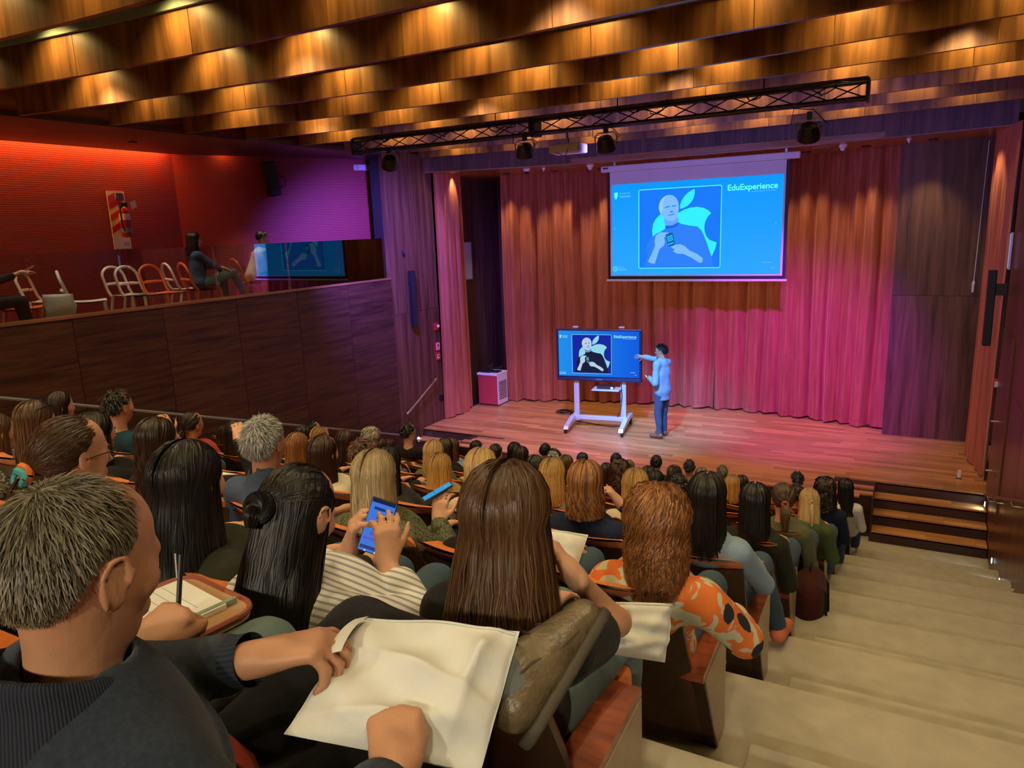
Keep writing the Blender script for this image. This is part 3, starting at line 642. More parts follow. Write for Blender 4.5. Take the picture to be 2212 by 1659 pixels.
def par(x, z, label, target, color, e, ang=38, dim=1):
    p = thing('par_lamp', label, 'stage lamp', (x, TY, z))
    d = (Vector(target) - Vector((x, TY, z))).normalized()
    ax = (d + Vector((0, 0, -.55))).normalized()
    Q = ax.to_track_quat('-Z', 'Y').to_matrix()
    MB().lathe([(.03, .13), (.085, .12), (.115, .06), (.125, 0), (.125, -.045), (.112, -.05), (.105, -.035)], (x, TY, z), Q, 20).build('body', M_BLACK, p, smooth=True)
    lp = MB().lathe([(.105, -.03), (.104, -.034)], (x, TY, z), Q, 20).build('lens_plate', plain('par_lens', (.03, .03, .06), rough=.15), p)
    for k in range(12):
        a = 2 * PI * k / 12; c = Vector((x, TY, z)) + Q @ Vector((.085 * math.cos(a), .085 * math.sin(a), -.042)); MB().sphere(c, .013, 8).build('led', emis('par_led', (.55, .72, 1), 14), lp)
    for k in range(5):
        a = 2 * PI * k / 5; c = Vector((x, TY, z)) + Q @ Vector((.042 * math.cos(a), .042 * math.sin(a), -.040)); MB().sphere(c, .013, 8).build('led', MATS['par_led'], lp)
    MB().tube([(x - .145, TY, z), (x - .15, TY, z + .12), (x - .11, TY, z + .17), (x + .11, TY, z + .17), (x + .15, TY, z + .12), (x + .145, TY, z)], .01, 6).build('yoke', M_GREYM, p)
    MB().box((x, TY, z + .205), (.05, .06, .09)).build('clamp', M_BLACK, p)
    MB().tube([(x - .02, TY + .05, z + .08), (x - .2, TY + .04, z + .14), (x - .17, TY, z + .3), (x + .04, TY, z + .27), (x + .18, TY + .03, z + .12), (x + .09, TY + .05, z + .06)], .006, 5).build('cable', M_BLACK, p)
    light('SPOT', 'par_light', tuple(Vector((x, TY, z)) + d * .16), target, e, color, .08, ang, .9)
    light('SPOT', 'par_spill', tuple(Vector((x, TY, z)) + ax * .15), tuple(Vector((x, TY, z)) + Vector((0, 1, .05))), e * .035, (.26, .20, 1), .1, 165, .6)
par(-7.03, 5.83, 'leftmost black LED lamp hanging at the far end of the truss', (-9.3, 11.5, 4.0), (.20, .11, 1), E_PAR * 1.3, 84)
par(-4.71, 5.81, 'black LED lamp on the truss just left of the projector', (-6.0, 12.7, .7), (.42, .27, 1), E_PAR * 1.5, 58)
par(-3.53, 5.80, 'black LED lamp on the truss just right of the projector', (-4.2, 13.5, 1.3), (.02, .40, 1), E_PAR * 2.3, 36)
par(-1.08, 5.72, 'rightmost and largest-looking black LED lamp on the truss', (-2.0, 15.2, 1.4), (.40, .02, 1), E_PAR * 2.2, 52)
# projector
pj = thing('projector', 'white ceiling projector hung from the middle of the truss', 'projector', (-4.13, TY + .1, 5.8))
MB().box((-4.13, TY + .15, 5.83), (.44, .32, .12), bev=.02).build('body', plain('projector_shell', (.55, .53, .5), rough=.5), pj)
MB().lathe([(.05, 0), (.055, .03)], (-4.0, TY + .32, 5.83), Matrix.Rotation(R(-90), 3, 'X'), 14).build('lens', emis('projector_lens', (.2, .55, 1), 5), pj)
MB().tube([(-4.13, TY + .12, 5.88), (-4.13, TY + .12, 6.1)], .02, 8).build('pole', M_GREYM, pj)
MB().tube([(-4.2, TY + .02, 5.9), (-4.25, TY, 5.78), (-4.1, TY - .02, 5.72), (-4.05, TY, 5.86), (-4.1, TY + .05, 6.05)], .007, 5).build('cable', M_BLACK, pj)
# small ceiling devices under the header
for i, (x, nm, lb) in enumerate(((-7.05, 'dome_camera', 'dark dome camera under the header at the left'), (-5.75, 'smoke_detector', 'white smoke detector under the header left of the screen'), (-1.1, 'smoke_detector', 'white smoke detector under the header right of the screen'), (-.1, 'sprinkler_head', 'small sprinkler head under the header at far right'), (-6.7, 'sprinkler_head', 'small sprinkler head under the header beside the dome camera'))):
    y = header_y(x) + .45
    t = thing(nm, lb, nm.replace('_', ' ').split(' ')[-1], (x, y, 6.0))
    MB().lathe([(.08 if 'sprink' not in nm else .04, 0), (.07 if 'sprink' not in nm else .03, -.02), (.05 if 'sprink' not in nm else .012, -.05)], (x, y, 6.0), n=14).build('base', M_WHITE, t, smooth=True)
    MB().sphere((x, y, 5.945), .045 if 'sprink' not in nm else .015, 10).build('sensor', M_BLACKP if 'dome' in nm else M_WHITE, t, smooth=True)
for x in (-6.3, -1.35):
    t = thing('ceiling_vent', 'round flat air vent under the header %s the screen' % ('left of' if x < -4 else 'right of'), 'vent', (x, header_y(x) + .5, 6)); MB().lathe([(.28, 0), (.26, -.02), (.1, -.025)], (x, header_y(x) + .55, 5.998), n=20).build('diffuser', plain('vent_brown', (.25, .12, .06), rough=.4), t); MB().lathe([(.05, -.02), (.05, -.035)], (x, header_y(x) + .55, 5.998), n=12).build('cap', MATS['vent_brown'], t)

# ============================================================= things on the walls
sp = thing('column_speaker', 'slim black column loudspeaker on the left splayed wall', 'loudspeaker', (-8.84, 12.0, 2.9))
MB().box((-8.82, 12.0, 3.48), (.10, .12, 1.14), bev=.01).build('cabinet', M_BLACKP, sp); MB().box((-8.767, 12.0, 3.48), (.006, .1, 1.1)).build('grille', plain('grille_black', (.015, .015, .016), rough=.8, bump=.6, bscale=400), sp)
MB().box((-8.885, 12.0, 3.8), (.04, .06, .08)).build('bracket', M_BLACK, sp)
t = thing('wall_sensor', 'tiny black box above the left column loudspeaker', 'sensor', (-8.88, 11.9, 4.35)); MB().box((-8.88, 11.86, 4.40), (.04, .05, .09), bev=.006).build('case', M_BLACK, t); MB().box((-8.858, 11.86, 4.42), (.004, .02, .02)).build('window', M_GREYM, t)
for z, nm, lb, cat in ((2.80, 'fire_siren', 'red fire siren with white lamp on the splayed wall', 'alarm'), (2.36, 'fire_sign', 'small red and white sign under the fire siren', 'sign'), (2.15, 'fire_call_point', 'red fire call point below the small sign', 'call point')):
    t = thing(nm, lb, cat, (-8.89, 12.86, z))
    MB().box((-8.885, 12.86, z), (.03, .16, .19 if z < 2.5 else .17), bev=.006).build('plate', M_RED, t)
    if nm == 'fire_siren': MB().sphere((-8.86, 12.90, z), .035, 10).build('lamp', M_WHITE, t)
    elif nm == 'fire_sign':
        MB().box((-8.868, 12.86, z), (.006, .12, .15)).build('white_field', M_WHITE, t); MB().box((-8.864, 12.86, z + .02), (.004, .06, .07)).build('pictogram', M_RED, t); MB().box((-8.864, 12.86, z - .05), (.004, .08, .015)).build('pictogram', M_RED, t)
    else: MB().box((-8.868, 12.86, z - .01), (.006, .09, .09)).build('window', M_WHITE, t); MB().box((-8.864, 12.87, z), (.004, .04, .05)).build('button', M_BLACK, t)
t = thing('wall_socket', 'dark socket plate low on the splayed wall', 'socket', (-8.89, 12.9, 1.2)); MB().box((-8.892, 12.9, 1.2), (.02, .14, .12), bev=.004).build('plate', M_BLACK, t); MB().box((-8.881, 12.9, 1.2), (.004, .05, .04)).build('outlet', M_BLACKP, t)
# handrails
hr = thing('handrail', 'short sloping steel handrail beside the left stage steps', 'handrail', (-8.85, 12, .9))
MB().tube([(-8.79, 11.48, 1.17), (-8.79, 12.64, 1.70)], .024, 12).build('rail', M_CHROME, hr, smooth=True)
for y, z in ((11.55, 1.20), (12.55, 1.66)): MB().tube([(-8.9, y, z - .06), (-8.83, y, z - .06), (-8.79, y, z)], .012, 8).build('bracket', M_CHROME, hr)
hr = thing('handrail', 'long thin steel handrail running down the left wood wall', 'handrail', (-9.2, 8, 1.9))
rz_ = lambda y: .75 + (11.4 - y) * .3335
MB().tube([(WL(y) + .09, y, rz_(y)) for y in (1.0, 6.0, 11.3)], .02, 10).build('rail', M_GREYM, hr, smooth=True)
for y in (2.2, 3.6, 5.0, 6.4, 7.8, 9.2, 10.6): MB().tube([(WL(y), y, rz_(y) - .07), (WL(y) + .06, y, rz_(y) - .07), (WL(y) + .09, y, rz_(y))], .009, 6).build('bracket', M_GREYM, hr)
hr = thing('handrail', 'bronze handrail climbing the right wood wall beside the aisle', 'handrail', (XR - .05, 9, 1.5))
MB().tube([(XR - .08, 11.55, .89), (XR - .08, 11.2, 1.0), (XR - .08, 2, 4.06)], .02, 10).build('rail', plain('bronze', (.25, .13, .07), rough=.3, metal=.9), hr, smooth=True)
for y in (11.3, 10.6, 9.2, 7.8, 6.4, 5, 3.6): z = 1.0 + (11.2 - y) * .3326; MB().tube([(XR + .01, y, z - .08), (XR - .05, y, z - .08), (XR - .08, y, z)], .009, 6).build('bracket', M_CHROME, hr)
# door with pull handle on the right wall
dr = tag(MB().box((XR + .005, 11.5, 1.95), (.03, 1.3, 2.45), bev=.004).build('door_1', M_RW), kind='structure')
hd_ = thing('door_handle', 'tall steel pull handle on the right wall beside the stage', 'door handle', (XR - .1, 11.75, 1.1))
for s, xx in ((0, XR - .10),):
    MB().tube([(xx, 11.72, 1.10), (xx, 11.72, 2.02)], .02, 12).build('bar', M_CHROME, hd_, smooth=True)
for z in (1.2, 1.92): MB().tube([(XR - .10, 11.72, z), (XR + .01, 11.72, z)], .014, 10).build('standoff', M_CHROME, hd_, smooth=True)
# right column loudspeaker
sp = thing('column_speaker', 'black column loudspeaker on a bracket at the right wall', 'loudspeaker', (1.08, 12.1, 2.9))
MB().box((1.07, 12.1, 3.46), (.10, .14, 1.06), rot=(R(-3), 0, 0), bev=.012).build('cabinet', M_BLACKP, sp)
MB().box((1.17, 12.12, 3.72), (.16, .05, .16)).build('bracket', M_BLACK, sp); MB().box((1.07, 12.2, 3.46), (.08, .004, 1.0), rot=(R(-3), 0, 0)).build('grille', MATS['grille_black'], sp)
t = thing('screen_pull_rod', 'thin white pull rod hanging on the wood panel right of the curtain', 'pull rod', (1.0, 14.9, 3.3)); MB().tube([(1.08, 14.93, 5.95), (1.05, 14.93, 3.6)], .007, 6).build('rod', M_WHITE, t); MB().lathe([(.02, 0), (.026, .15), (.012, .2)], (1.05, 14.93, 3.42), n=10).build('grip', M_WHITE, t)
t = thing('wall_lamp', 'narrow blue-lit strip lamp above the right column loudspeaker', 'lamp', (1.2, 12.2, 4.0)); MB().box((1.24, 12.05, 4.25), (.03, .05, .5), bev=.006).build('housing', M_WHITE, t); MB().box((1.222, 12.05, 4.25), (.006, .03, .46)).build('tube', emis('strip_blue', (.35, .45, 1), .7), t)
t = thing('stage_marker', 'small pale upright tab standing on the stage floor near the steps', 'marker', (.95, 12.6, STAGE)); MB().box((.95, 12.75, STAGE + .07), (.05, .02, .14), bev=.004).build('tab', M_WHITE, t); MB().box((.95, 12.75, STAGE + .006), (.07, .05, .012)).build('foot', M_BLACK, t)
t = thing('fire_call_point', 'red fire call point on the right wall under the loudspeaker', 'call point', (1.2, 12.15, 2.4)); MB().box((1.24, 12.15, 2.38), (.05, .12, .12), bev=.006).build('plate', M_RED, t); MB().box((1.24, 12.08, 2.38), (.04, .004, .08)).build('window', M_WHITE, t)
# step lights
M_LED = emis('step_led', (.62, .93, 1), 16)
def steplight(p, nrm, lb):
    t = thing('step_light', lb, 'step light', p); Q = Vector(nrm).to_track_quat('Z', 'Y').to_matrix()
    MB().lathe([(.052, 0), (.052, .008), (.04, .012)], p, Q, 16).build('rim', M_CHROME, t); MB().lathe([(.036, .010), (.036, .014)], p, Q, 14).build('lens', M_LED, t)
    light('SPOT', 'step_lamp', tuple(Vector(p) + Vector(nrm) * .03), tuple(Vector(p) + Vector(nrm) * .4 + Vector((0, 0, -.35))), 3.0, (.65, .95, 1), .03, 130, .8)
steplight((-8.895, 11.95, .52), (1, 0, 0), 'round glowing step light low on the left splayed wall')
steplight((XR - .012, 11.98, .60), (-1, 0, 0), 'round glowing step light at the right stage steps')
for j, y in enumerate((10.79, 9.93, 9.06, 8.2, 7.2, 6.2, 5.2)):
    z = row_z(max(0, (10.26 - y) / 1.017)) + .24 + .0
    steplight((XR + .008, y, z), (-1, 0, 0), 'round glowing step light along the right aisle wall, %s from the stage' % ORD[j])
# ============================================================= auditorium seats
def seat_proto(end):
    """local frame: x centre, y = row line, z = row floor; the sitter faces +y"""
    t = empty('auditorium_seat', local=True); W = .255
    back = lambda z: -.03 - .50 * z
    def shell(u, v, off):
        z = .05 + .80 * v; x = (2 * u - 1) * W; return (x, back(z) - .055 * (1 - (x / W) ** 2) + off, z)
    mb = MB(); mb.grid(lambda u, v: shell(u, v, 0), 8, 8); mb.grid(lambda u, v: shell(u, v, .02), 8, 8)
    for a, b in (((0, 0), (0, 1)), ((1, 0), (1, 1)), ((0, 0), (1, 0)), ((0, 1), (1, 1))):
        mb.grid(lambda s, q, a=a, b=b: shell(a[0] + (b[0] - a[0]) * s, a[1] + (b[1] - a[1]) * s, .02 * q), 8, 1)
    o = mb.build('back_shell', M_SEATW, t, smooth=True)
    def cush(u, v, f):
        a, b = 2 * u - 1, 2 * v - 1; z = .36 + .54 * v; x = a * (W - .006)
        th = .085 * max(0, (1 - abs(a) ** 9)) ** .35 * max(0, (1 - abs(b) ** 7)) ** .4
        return (x, back(z) - .055 * (1 - (x / W) ** 2) + .021 - (.02 if v > .93 else 0) + th * f, z + (.012 * f * max(0, (1 - abs(a) ** 9)) ** .35 if v > .9 else 0))
    mb = MB(); mb.grid(lambda u, v: cush(u, v, 0), 12, 14); mb.grid(lambda u, v: cush(u, v, 1), 12, 14); mb.build('back_cushion', M_ORANGE, t, smooth=True)
    mb = MB(); mb.box((0, .03, .40), (.46, .46, .10), rot=(R(5), 0, 0), bev=.03); mb.build('seat_cushion', M_ORANGE, t, smooth=True)
    mb = MB(); mb.box((0, .02, .335), (.44, .42, .03), rot=(R(5), 0, 0)); mb.build('seat_pan', M_SEATW, t)
    prof = [(-.02, 0), (.11, 0), (.10, .475), (-.26, .455)]
    capp = [(-.275, .455), (.105, .476), (.10, .505), (-.275, .487)]
    def arm(x0, x1, wide):
        pn = MB().prism(prof, 0, x0, x1).build('end_panel' if wide else 'arm_panel', M_SEATW, t)
        MB().prism(capp, 0, x0 - .002, x1 + .002).build('armrest', M_ARMW, pn)
        if wide: MB().prism([(-.012, .004), (.108, .004), (.098, .474), (-.248, .456)], 0, x1, x1 + .004).build('side_veneer', M_PANELW, pn)
    arm(-.295, -.25, False)
    if end: arm(.20, .30, True)
    return t
PITCH = .54
sp_mid = seat_proto(False); sp_end = seat_proto(True)
used = {0: False, 1: False}
def seat(i, j):
    e = 1 if j == 0 else 0; src = sp_end if e else sp_mid
    o = src if not used[e] else dup(src); used[e] = True
    o.location = (row_x(i) - .30 - PITCH * j, row_y(i), row_z(i))
    nm = ORD[i] + ' row from the stage'
    tag(o, 'orange-cushioned seat in the %s, %s from the right aisle' % (nm, ORD[j]), 'seat', 'auditorium seats in rows'); return o
for i in range(0, 11):
    for j in range(14 if i < 8 else (11 if i == 8 else 7 if i == 9 else 4)):
        seat(i, j)
# ============================================================= figures: smooth distance-field bodies
class Field:
    def __init__(s): s.P = []
    def cap(s, a, b, ra, rb=None, k=.03, sy=1.0, op='u'): s.P.append(('c', np.array(a, float), np.array(b, float), ra, ra if rb is None else rb, k, sy, op)); return s
    def ell(s, c, r, k=.03, Q=None, op='u'): s.P.append(('e', np.array(c, float), np.array(r, float), Q, None, k, 1, op)); return s
    def cut(s, p, n): s.P.append(('p', np.array(p, float), np.array(n, float), None, None, 0, 1, 'i')); return s   # keep the side n points away from
    def mesh(s, h, wob=0, seed=0):
        lo = np.full(3, 9e9); hi = -lo
        for t, a, b, c, d, k, sy, op in s.P:
            if op != 'u': continue
            if t == 'c': m = max(c, d); lo = np.minimum(lo, np.minimum(a, b) - m); hi = np.maximum(hi, np.maximum(a, b) + m)
            elif t == 'e': m = b.max(); lo = np.minimum(lo, a - m); hi = np.maximum(hi, a + m)
        lo -= 3 * h; hi += 3 * h; n = np.ceil((hi - lo) / h).astype(int) + 1
        ax = [(lo[i] + h * np.arange(n[i])).astype(np.float32) for i in range(3)]
        D = np.full(n, .5, np.float32)
        for t, a, b, c, d, k, sy, op in s.P:
            if t == 'p':
                X = ax[0][:, None, None] - a[0]; Y = ax[1][None, :, None] - a[1]; Z = ax[2][None, None, :] - a[2]
                np.maximum(D, (X * b[0] + Y * b[1] + Z * b[2]).astype(np.float32), out=D); continue
            if t == 'c': m = max(c, d); l = np.minimum(a, b) - m; u = np.maximum(a, b) + m
            else: m = b.max(); l = a - m; u = a + m
            pad = k + 3 * h; sl = [slice(max(0, int((l[i] - pad - lo[i]) / h)), min(n[i], int((u[i] + pad - lo[i]) / h) + 2)) for i in range(3)]
            X = ax[0][sl[0]][:, None, None]; Y = ax[1][sl[1]][None, :, None]; Z = ax[2][sl[2]][None, None, :]
            if t == 'c':
                ab = b - a; w2 = np.array([1, sy, 1]); abw = ab * w2; L = max(1e-9, (abw * abw).sum())
                q = np.clip(((X - a[0]) * abw[0] + (Y - a[1]) * sy * abw[1] + (Z - a[2]) * abw[2]) / L, 0, 1)
                dd = np.sqrt((X - a[0] - q * ab[0]) ** 2 + ((Y - a[1] - q * ab[1]) * sy) ** 2 + (Z - a[2] - q * ab[2]) ** 2) - (c + (d - c) * q)
                if sy > 1: dd = dd / sy ** .5
            else:
                x, y, z = X - a[0], Y - a[1], Z - a[2]
                if c is not None: x, y, z = (c[0, 0] * x + c[1, 0] * y + c[2, 0] * z, c[0, 1] * x + c[1, 1] * y + c[2, 1] * z, c[0, 2] * x + c[1, 2] * y + c[2, 2] * z)
                k0 = np.sqrt((x / b[0]) ** 2 + (y / b[1]) ** 2 + (z / b[2]) ** 2); k1 = np.sqrt((x / b[0] ** 2) ** 2 + (y / b[1] ** 2) ** 2 + (z / b[2] ** 2) ** 2) + 1e-9
                dd = k0 * (k0 - 1) / k1
            dd = dd.astype(np.float32); S = D[tuple(sl)]
            if op == 'u':
                hh = np.maximum(k - np.abs(S - dd), 0) / max(k, 1e-6); D[tuple(sl)] = np.minimum(S, dd) - hh * hh * k / 4
            elif op == 's':
                hh = np.maximum(k - np.abs(S + dd), 0) / max(k, 1e-6); D[tuple(sl)] = np.maximum(S, -dd) + hh * hh * k / 4
        if wob:
            r = np.random.default_rng(seed); X, Y, Z = ax[0][:, None, None], ax[1][None, :, None], ax[2][None, None, :]
            for f in (14, 23, 37):
                p = r.random(6) * 6.28; e = r.normal(size=3); e /= np.linalg.norm(e)
                D += (wob * 14 / f * np.sin(f * (e[0] * X + e[1] * Y + e[2] * Z) + p[0] + 1.6 * np.sin(.45 * f * (e[1] * X - e[2] * Y + e[0] * Z) + p[1]))).astype(np.float32)
        return nets(D, lo, h)
def nets(D, lo, h):
    neg = D < 0; c = neg[:-1, :-1, :-1].astype(np.int8)
    tot = np.zeros(c.shape, np.int8)
    for i in (0, 1):
        for j in (0, 1):
            for k in (0, 1): tot += neg[i:neg.shape[0] - 1 + i, j:neg.shape[1] - 1 + j, k:neg.shape[2] - 1 + k]
    A = np.argwhere((tot > 0) & (tot < 8)); idx = np.full(tot.shape, -1, np.int32); idx[A[:, 0], A[:, 1], A[:, 2]] = np.arange(len(A))
    cor = [(i, j, k) for i in (0, 1) for j in (0, 1) for k in (0, 1)]
    val = np.stack([D[A[:, 0] + i, A[:, 1] + j, A[:, 2] + k] for i, j, k in cor], 1)
    acc = np.zeros((len(A), 3)); cnt = np.zeros(len(A))
    for p in range(8):
        for q in range(p + 1, 8):
            if sum(abs(cor[p][e] - cor[q][e]) for e in range(3)) != 1: continue
            m = (val[:, p] < 0) != (val[:, q] < 0); t = np.where(m, val[:, p] / np.where(m, val[:, p] - val[:, q], 1), 0)
            pos = np.array(cor[p])[None] + t[:, None] * (np.array(cor[q]) - np.array(cor[p]))[None]
            acc += pos * m[:, None]; cnt += m
    V = (A + acc / cnt[:, None]) * h + lo; F = []
    for a in range(3):
        b, c_ = (a + 1) % 3, (a + 2) % 3
        s0 = [slice(None)] * 3; s1 = [slice(None)] * 3; s0[a] = slice(0, -1); s1[a] = slice(1, None)
        n0, n1 = neg[tuple(s0)], neg[tuple(s1)]; E = np.argwhere(n0 != n1)
        E = E[(E[:, b] > 0) & (E[:, c_] > 0) & (E[:, b] < tot.shape[b]) & (E[:, c_] < tot.shape[c_])]
        if not len(E): continue
        fl = n0[E[:, 0], E[:, 1], E[:, 2]]
        def g(db, dc):
            e = E.copy(); e[:, b] -= db; e[:, c_] -= dc; return idx[e[:, 0], e[:, 1], e[:, 2]]
        Q = np.stack([g(1, 1), g(0, 1), g(0, 0), g(1, 0)], 1); Q[~fl] = Q[~fl][:, ::-1]; F.append(Q[(Q >= 0).all(1)])
    return V, np.concatenate(F) if F else np.zeros((0, 4), int)
def np_mesh(name, V, F, m, parent=None, attrs=None, smooth=True, dec=1.0):
    me = bpy.data.meshes.new(name); nf = len(F); k = F.shape[1]
    me.vertices.add(len(V)); me.vertices.foreach_set('co', np.ascontiguousarray(V, np.float32).ravel())
    me.loops.add(nf * k); me.loops.foreach_set('vertex_index', np.ascontiguousarray(F, np.int32).ravel())
    me.polygons.add(nf); me.polygons.foreach_set('loop_start', np.arange(0, nf * k, k, dtype=np.int32))
    try: me.polygons.foreach_set('loop_total', np.full(nf, k, np.int32))
    except Exception: pass
    if attrs:
        for n_, a in attrs.items():
            at = me.attributes.new(n_, 'FLOAT', 'POINT'); at.data.foreach_set('value', np.ascontiguousarray(a, np.float32))
    me.update(calc_edges=True); me.validate()
    if dec < 1 and nf > 6500:
        o = bpy.data.objects.new(name, me); COL.objects.link(o); md = o.modifiers.new('d', 'DECIMATE'); md.ratio = dec
        dg = bpy.context.evaluated_depsgraph_get(); m2 = bpy.data.meshes.new_from_object(o.evaluated_get(dg)); bpy.data.objects.remove(o, do_unlink=True); bpy.data.meshes.remove(me); me = m2; me.name = name
    if smooth: me.shade_smooth()
    me.materials.append(m); o = bpy.data.objects.new(name, me); COL.objects.link(o)
    if parent: attach(o, parent)
    return o
# ---- skin, hair and cloth materials
def skin(name, c):
    if name in MATS: return MATS[name]
    m = plain(name, c, rough=.5, var=.07, vscale=25, bump=.08, bscale=300); b = m.node_tree.nodes['Principled BSDF']
    b.inputs['Subsurface Weight'].default_value = .12; b.inputs['Subsurface Radius'].default_value = (.012, .005, .003); b.inputs['Subsurface Scale'].default_value = .6
    return m
SKIN = {'a': skin('skin_light', (.62, .34, .22)), 'b': skin('skin_tan', (.50, .25, .14)), 'c': skin('skin_brown', (.36, .17, .095))}
def hairmat(name, c0, c1, root=None, rough=.36):
    if name in MATS: return MATS[name]
    m, nt, b = _new(name); at = N(nt, 'ShaderNodeAttribute'); at.attribute_name = 'strand'; al = N(nt, 'ShaderNodeAttribute'); al.attribute_name = 'along'
    mx = N(nt, 'ShaderNodeMix', data_type='RGBA'); mx.inputs['A'].default_value = col4(c0); mx.inputs['B'].default_value = col4(c1); nt.links.new(at.outputs['Fac'], mx.inputs['Factor'])
    out = mx.outputs['Result']
    if root:
        mr = N(nt, 'ShaderNodeMapRange'); mr.inputs['From Min'].default_value = .05; mr.inputs['From Max'].default_value = .4; nt.links.new(al.outputs['Fac'], mr.inputs['Value'])
        m2 = N(nt, 'ShaderNodeMix', data_type='RGBA'); m2.inputs['A'].default_value = col4(root); nt.links.new(out, m2.inputs['B']); nt.links.new(mr.outputs[0], m2.inputs['Factor']); out = m2.outputs['Result']
    nt.links.new(out, b.inputs['Base Color']); b.inputs['Roughness'].default_value = .43; b.inputs['Specular IOR Level'].default_value = .42
    b.inputs['Anisotropic'].default_value = .4
    return m
HAIR = {
 'black': hairmat('hair_black', (.004, .0035, .0035), (.011, .010, .009)), 'darkbrown': hairmat('hair_dark_brown', (.011, .0065, .0045), (.032, .018, .011)),
 'brown': hairmat('hair_brown', (.035, .016, .007), (.16, .078, .03), (.05, .025, .012)), 'auburn': hairmat('hair_auburn', (.075, .024, .008), (.36, .15, .045)),
 'redbrown': hairmat('hair_red_brown', (.020, .0075, .0045), (.05, .019, .010)), 'ginger': hairmat('hair_ginger', (.14, .058, .018), (.34, .16, .05)),
 'golden': hairmat('hair_golden', (.38, .19, .045), (.72, .42, .12), (.20, .105, .035)), 'blond': hairmat('hair_blond', (.42, .26, .10), (.78, .55, .26), (.28, .17, .07)),
 'ash': hairmat('hair_ash_blond', (.22, .16, .085), (.72, .58, .36), (.18, .125, .07)), 'grey': hairmat('hair_grey', (.10, .105, .11), (.48, .50, .53)),
 'greybrown': hairmat('hair_grey_brown', (.045, .036, .020), (.27, .24, .165)), 'curlgrey': hairmat('hair_curly_grey', (.10, .09, .08), (.42, .38, .33)),
 'navy': hairmat('hair_blue_black', (.006, .007, .012), (.018, .022, .04))}
CLOTH = {}
def cloth(name, c, rough=.9, var=.12, vscale=9, bump=.35, bscale=45, sheen=.04):
    if name not in CLOTH: CLOTH[name] = plain('cloth_' + name, c, rough=rough, var=var, vscale=vscale, bump=bump, bscale=bscale, sheen=sheen, spec=.2)
    return CLOTH[name]
for n_, c in dict(black=(.012, .012, .013), charcoal=(.03, .03, .033), olive=(.045, .05, .022), darkolive=(.022, .024, .013), navy=(.012, .018, .045), polo=(.055, .085, .16), teal=(.008, .045, .06), red=(.42, .06, .055), cream=(.62, .56, .42), white=(.72, .72, .70), lightblue=(.22, .32, .44), khaki=(.36, .28, .13), green=(.075, .11, .04), grey=(.2, .2, .2), jeans=(.05, .085, .13), palejeans=(.13, .19, .19), sage=(.12, .13, .075), brown=(.09, .05, .03), pink=(.5, .3, .3), yellow=(.6, .5, .2), blueshirt=(.10, .25, .5)).items(): cloth(n_, c)
CLOTH['stripe'] = stripes('cloth_striped', 2, .024, (.74, .74, .72), (.30, .33, .38), .62, sub=1)
CLOTH['bwstripe'] = stripes('cloth_black_white', 2, .03, (.02, .02, .02), (.75, .75, .72), .5)
def floral():
    m, nt, b = _new('cloth_floral'); b.inputs['Roughness'].default_value = .85; tc = N(nt, 'ShaderNodeTexCoord')
    def vor(scale, lo, hi, off):
        mp = N(nt, 'ShaderNodeMapping'); mp.inputs['Location'].default_value = off; nt.links.new(tc.outputs['Object'], mp.inputs[0])
        ns = N(nt, 'ShaderNodeTexNoise'); ns.inputs['Scale'].default_value = 14; nt.links.new(mp.outputs[0], ns.inputs['Vector'])
        ad = N(nt, 'ShaderNodeVectorMath', operation='MULTIPLY_ADD'); ad.inputs[1].default_value = (.06, .06, .06); nt.links.new(ns.outputs['Color'], ad.inputs[0]); nt.links.new(mp.outputs[0], ad.inputs[2])
        v = N(nt, 'ShaderNodeTexVoronoi'); v.inputs['Scale'].default_value = scale; nt.links.new(ad.outputs[0], v.inputs['Vector'])
        r = N(nt, 'ShaderNodeMapRange'); r.inputs['From Min'].default_value = lo; r.inputs['From Max'].default_value = hi; nt.links.new(v.outputs['Distance'], r.inputs['Value']); return r.outputs[0]
    def mix(a, bcol, fac):
        x = N(nt, 'ShaderNodeMix', data_type='RGBA')
        if isinstance(a, tuple): x.inputs['A'].default_value = a
        else: nt.links.new(a, x.inputs['A'])
        x.inputs['B'].default_value = bcol; nt.links.new(fac, x.inputs['Factor']); return x.outputs['Result']
    n = N(nt, 'ShaderNodeTexNoise'); n.inputs['Scale'].default_value = 11; n.inputs['Detail'].default_value = 1; n.inputs['Distortion'].default_value = 1.6; nt.links.new(tc.outputs['Object'], n.inputs['Vector'])
    r = N(nt, 'ShaderNodeMapRange'); r.inputs['From Min'].default_value = .52; r.inputs['From Max'].default_value = .55; nt.links.new(n.outputs['Fac'], r.inputs['Value'])
    c = mix((.66, .16, .03, 1), (.50, .50, .36, 1), r.outputs[0])
    i1 = N(nt, 'ShaderNodeMath', operation='SUBTRACT'); i1.inputs[0].default_value = 1; nt.links.new(vor(9, .28, .31, (0, 0, 0)), i1.inputs[1])
    sx = N(nt, 'ShaderNodeSeparateXYZ'); nt.links.new(tc.outputs['Object'], sx.inputs[0]); gr = N(nt, 'ShaderNodeMath', operation='GREATER_THAN'); gr.inputs[1].default_value = -.02; nt.links.new(sx.outputs[0], gr.inputs[0])
    mu = N(nt, 'ShaderNodeMath', operation='MULTIPLY'); nt.links.new(i1.outputs[0], mu.inputs[0]); nt.links.new(gr.outputs[0], mu.inputs[1])
    c = mix(c, (.012, .014, .025, 1), mu.outputs[0]); nt.links.new(c, b.inputs['Base Color']); return m
CLOTH['floral'] = floral()
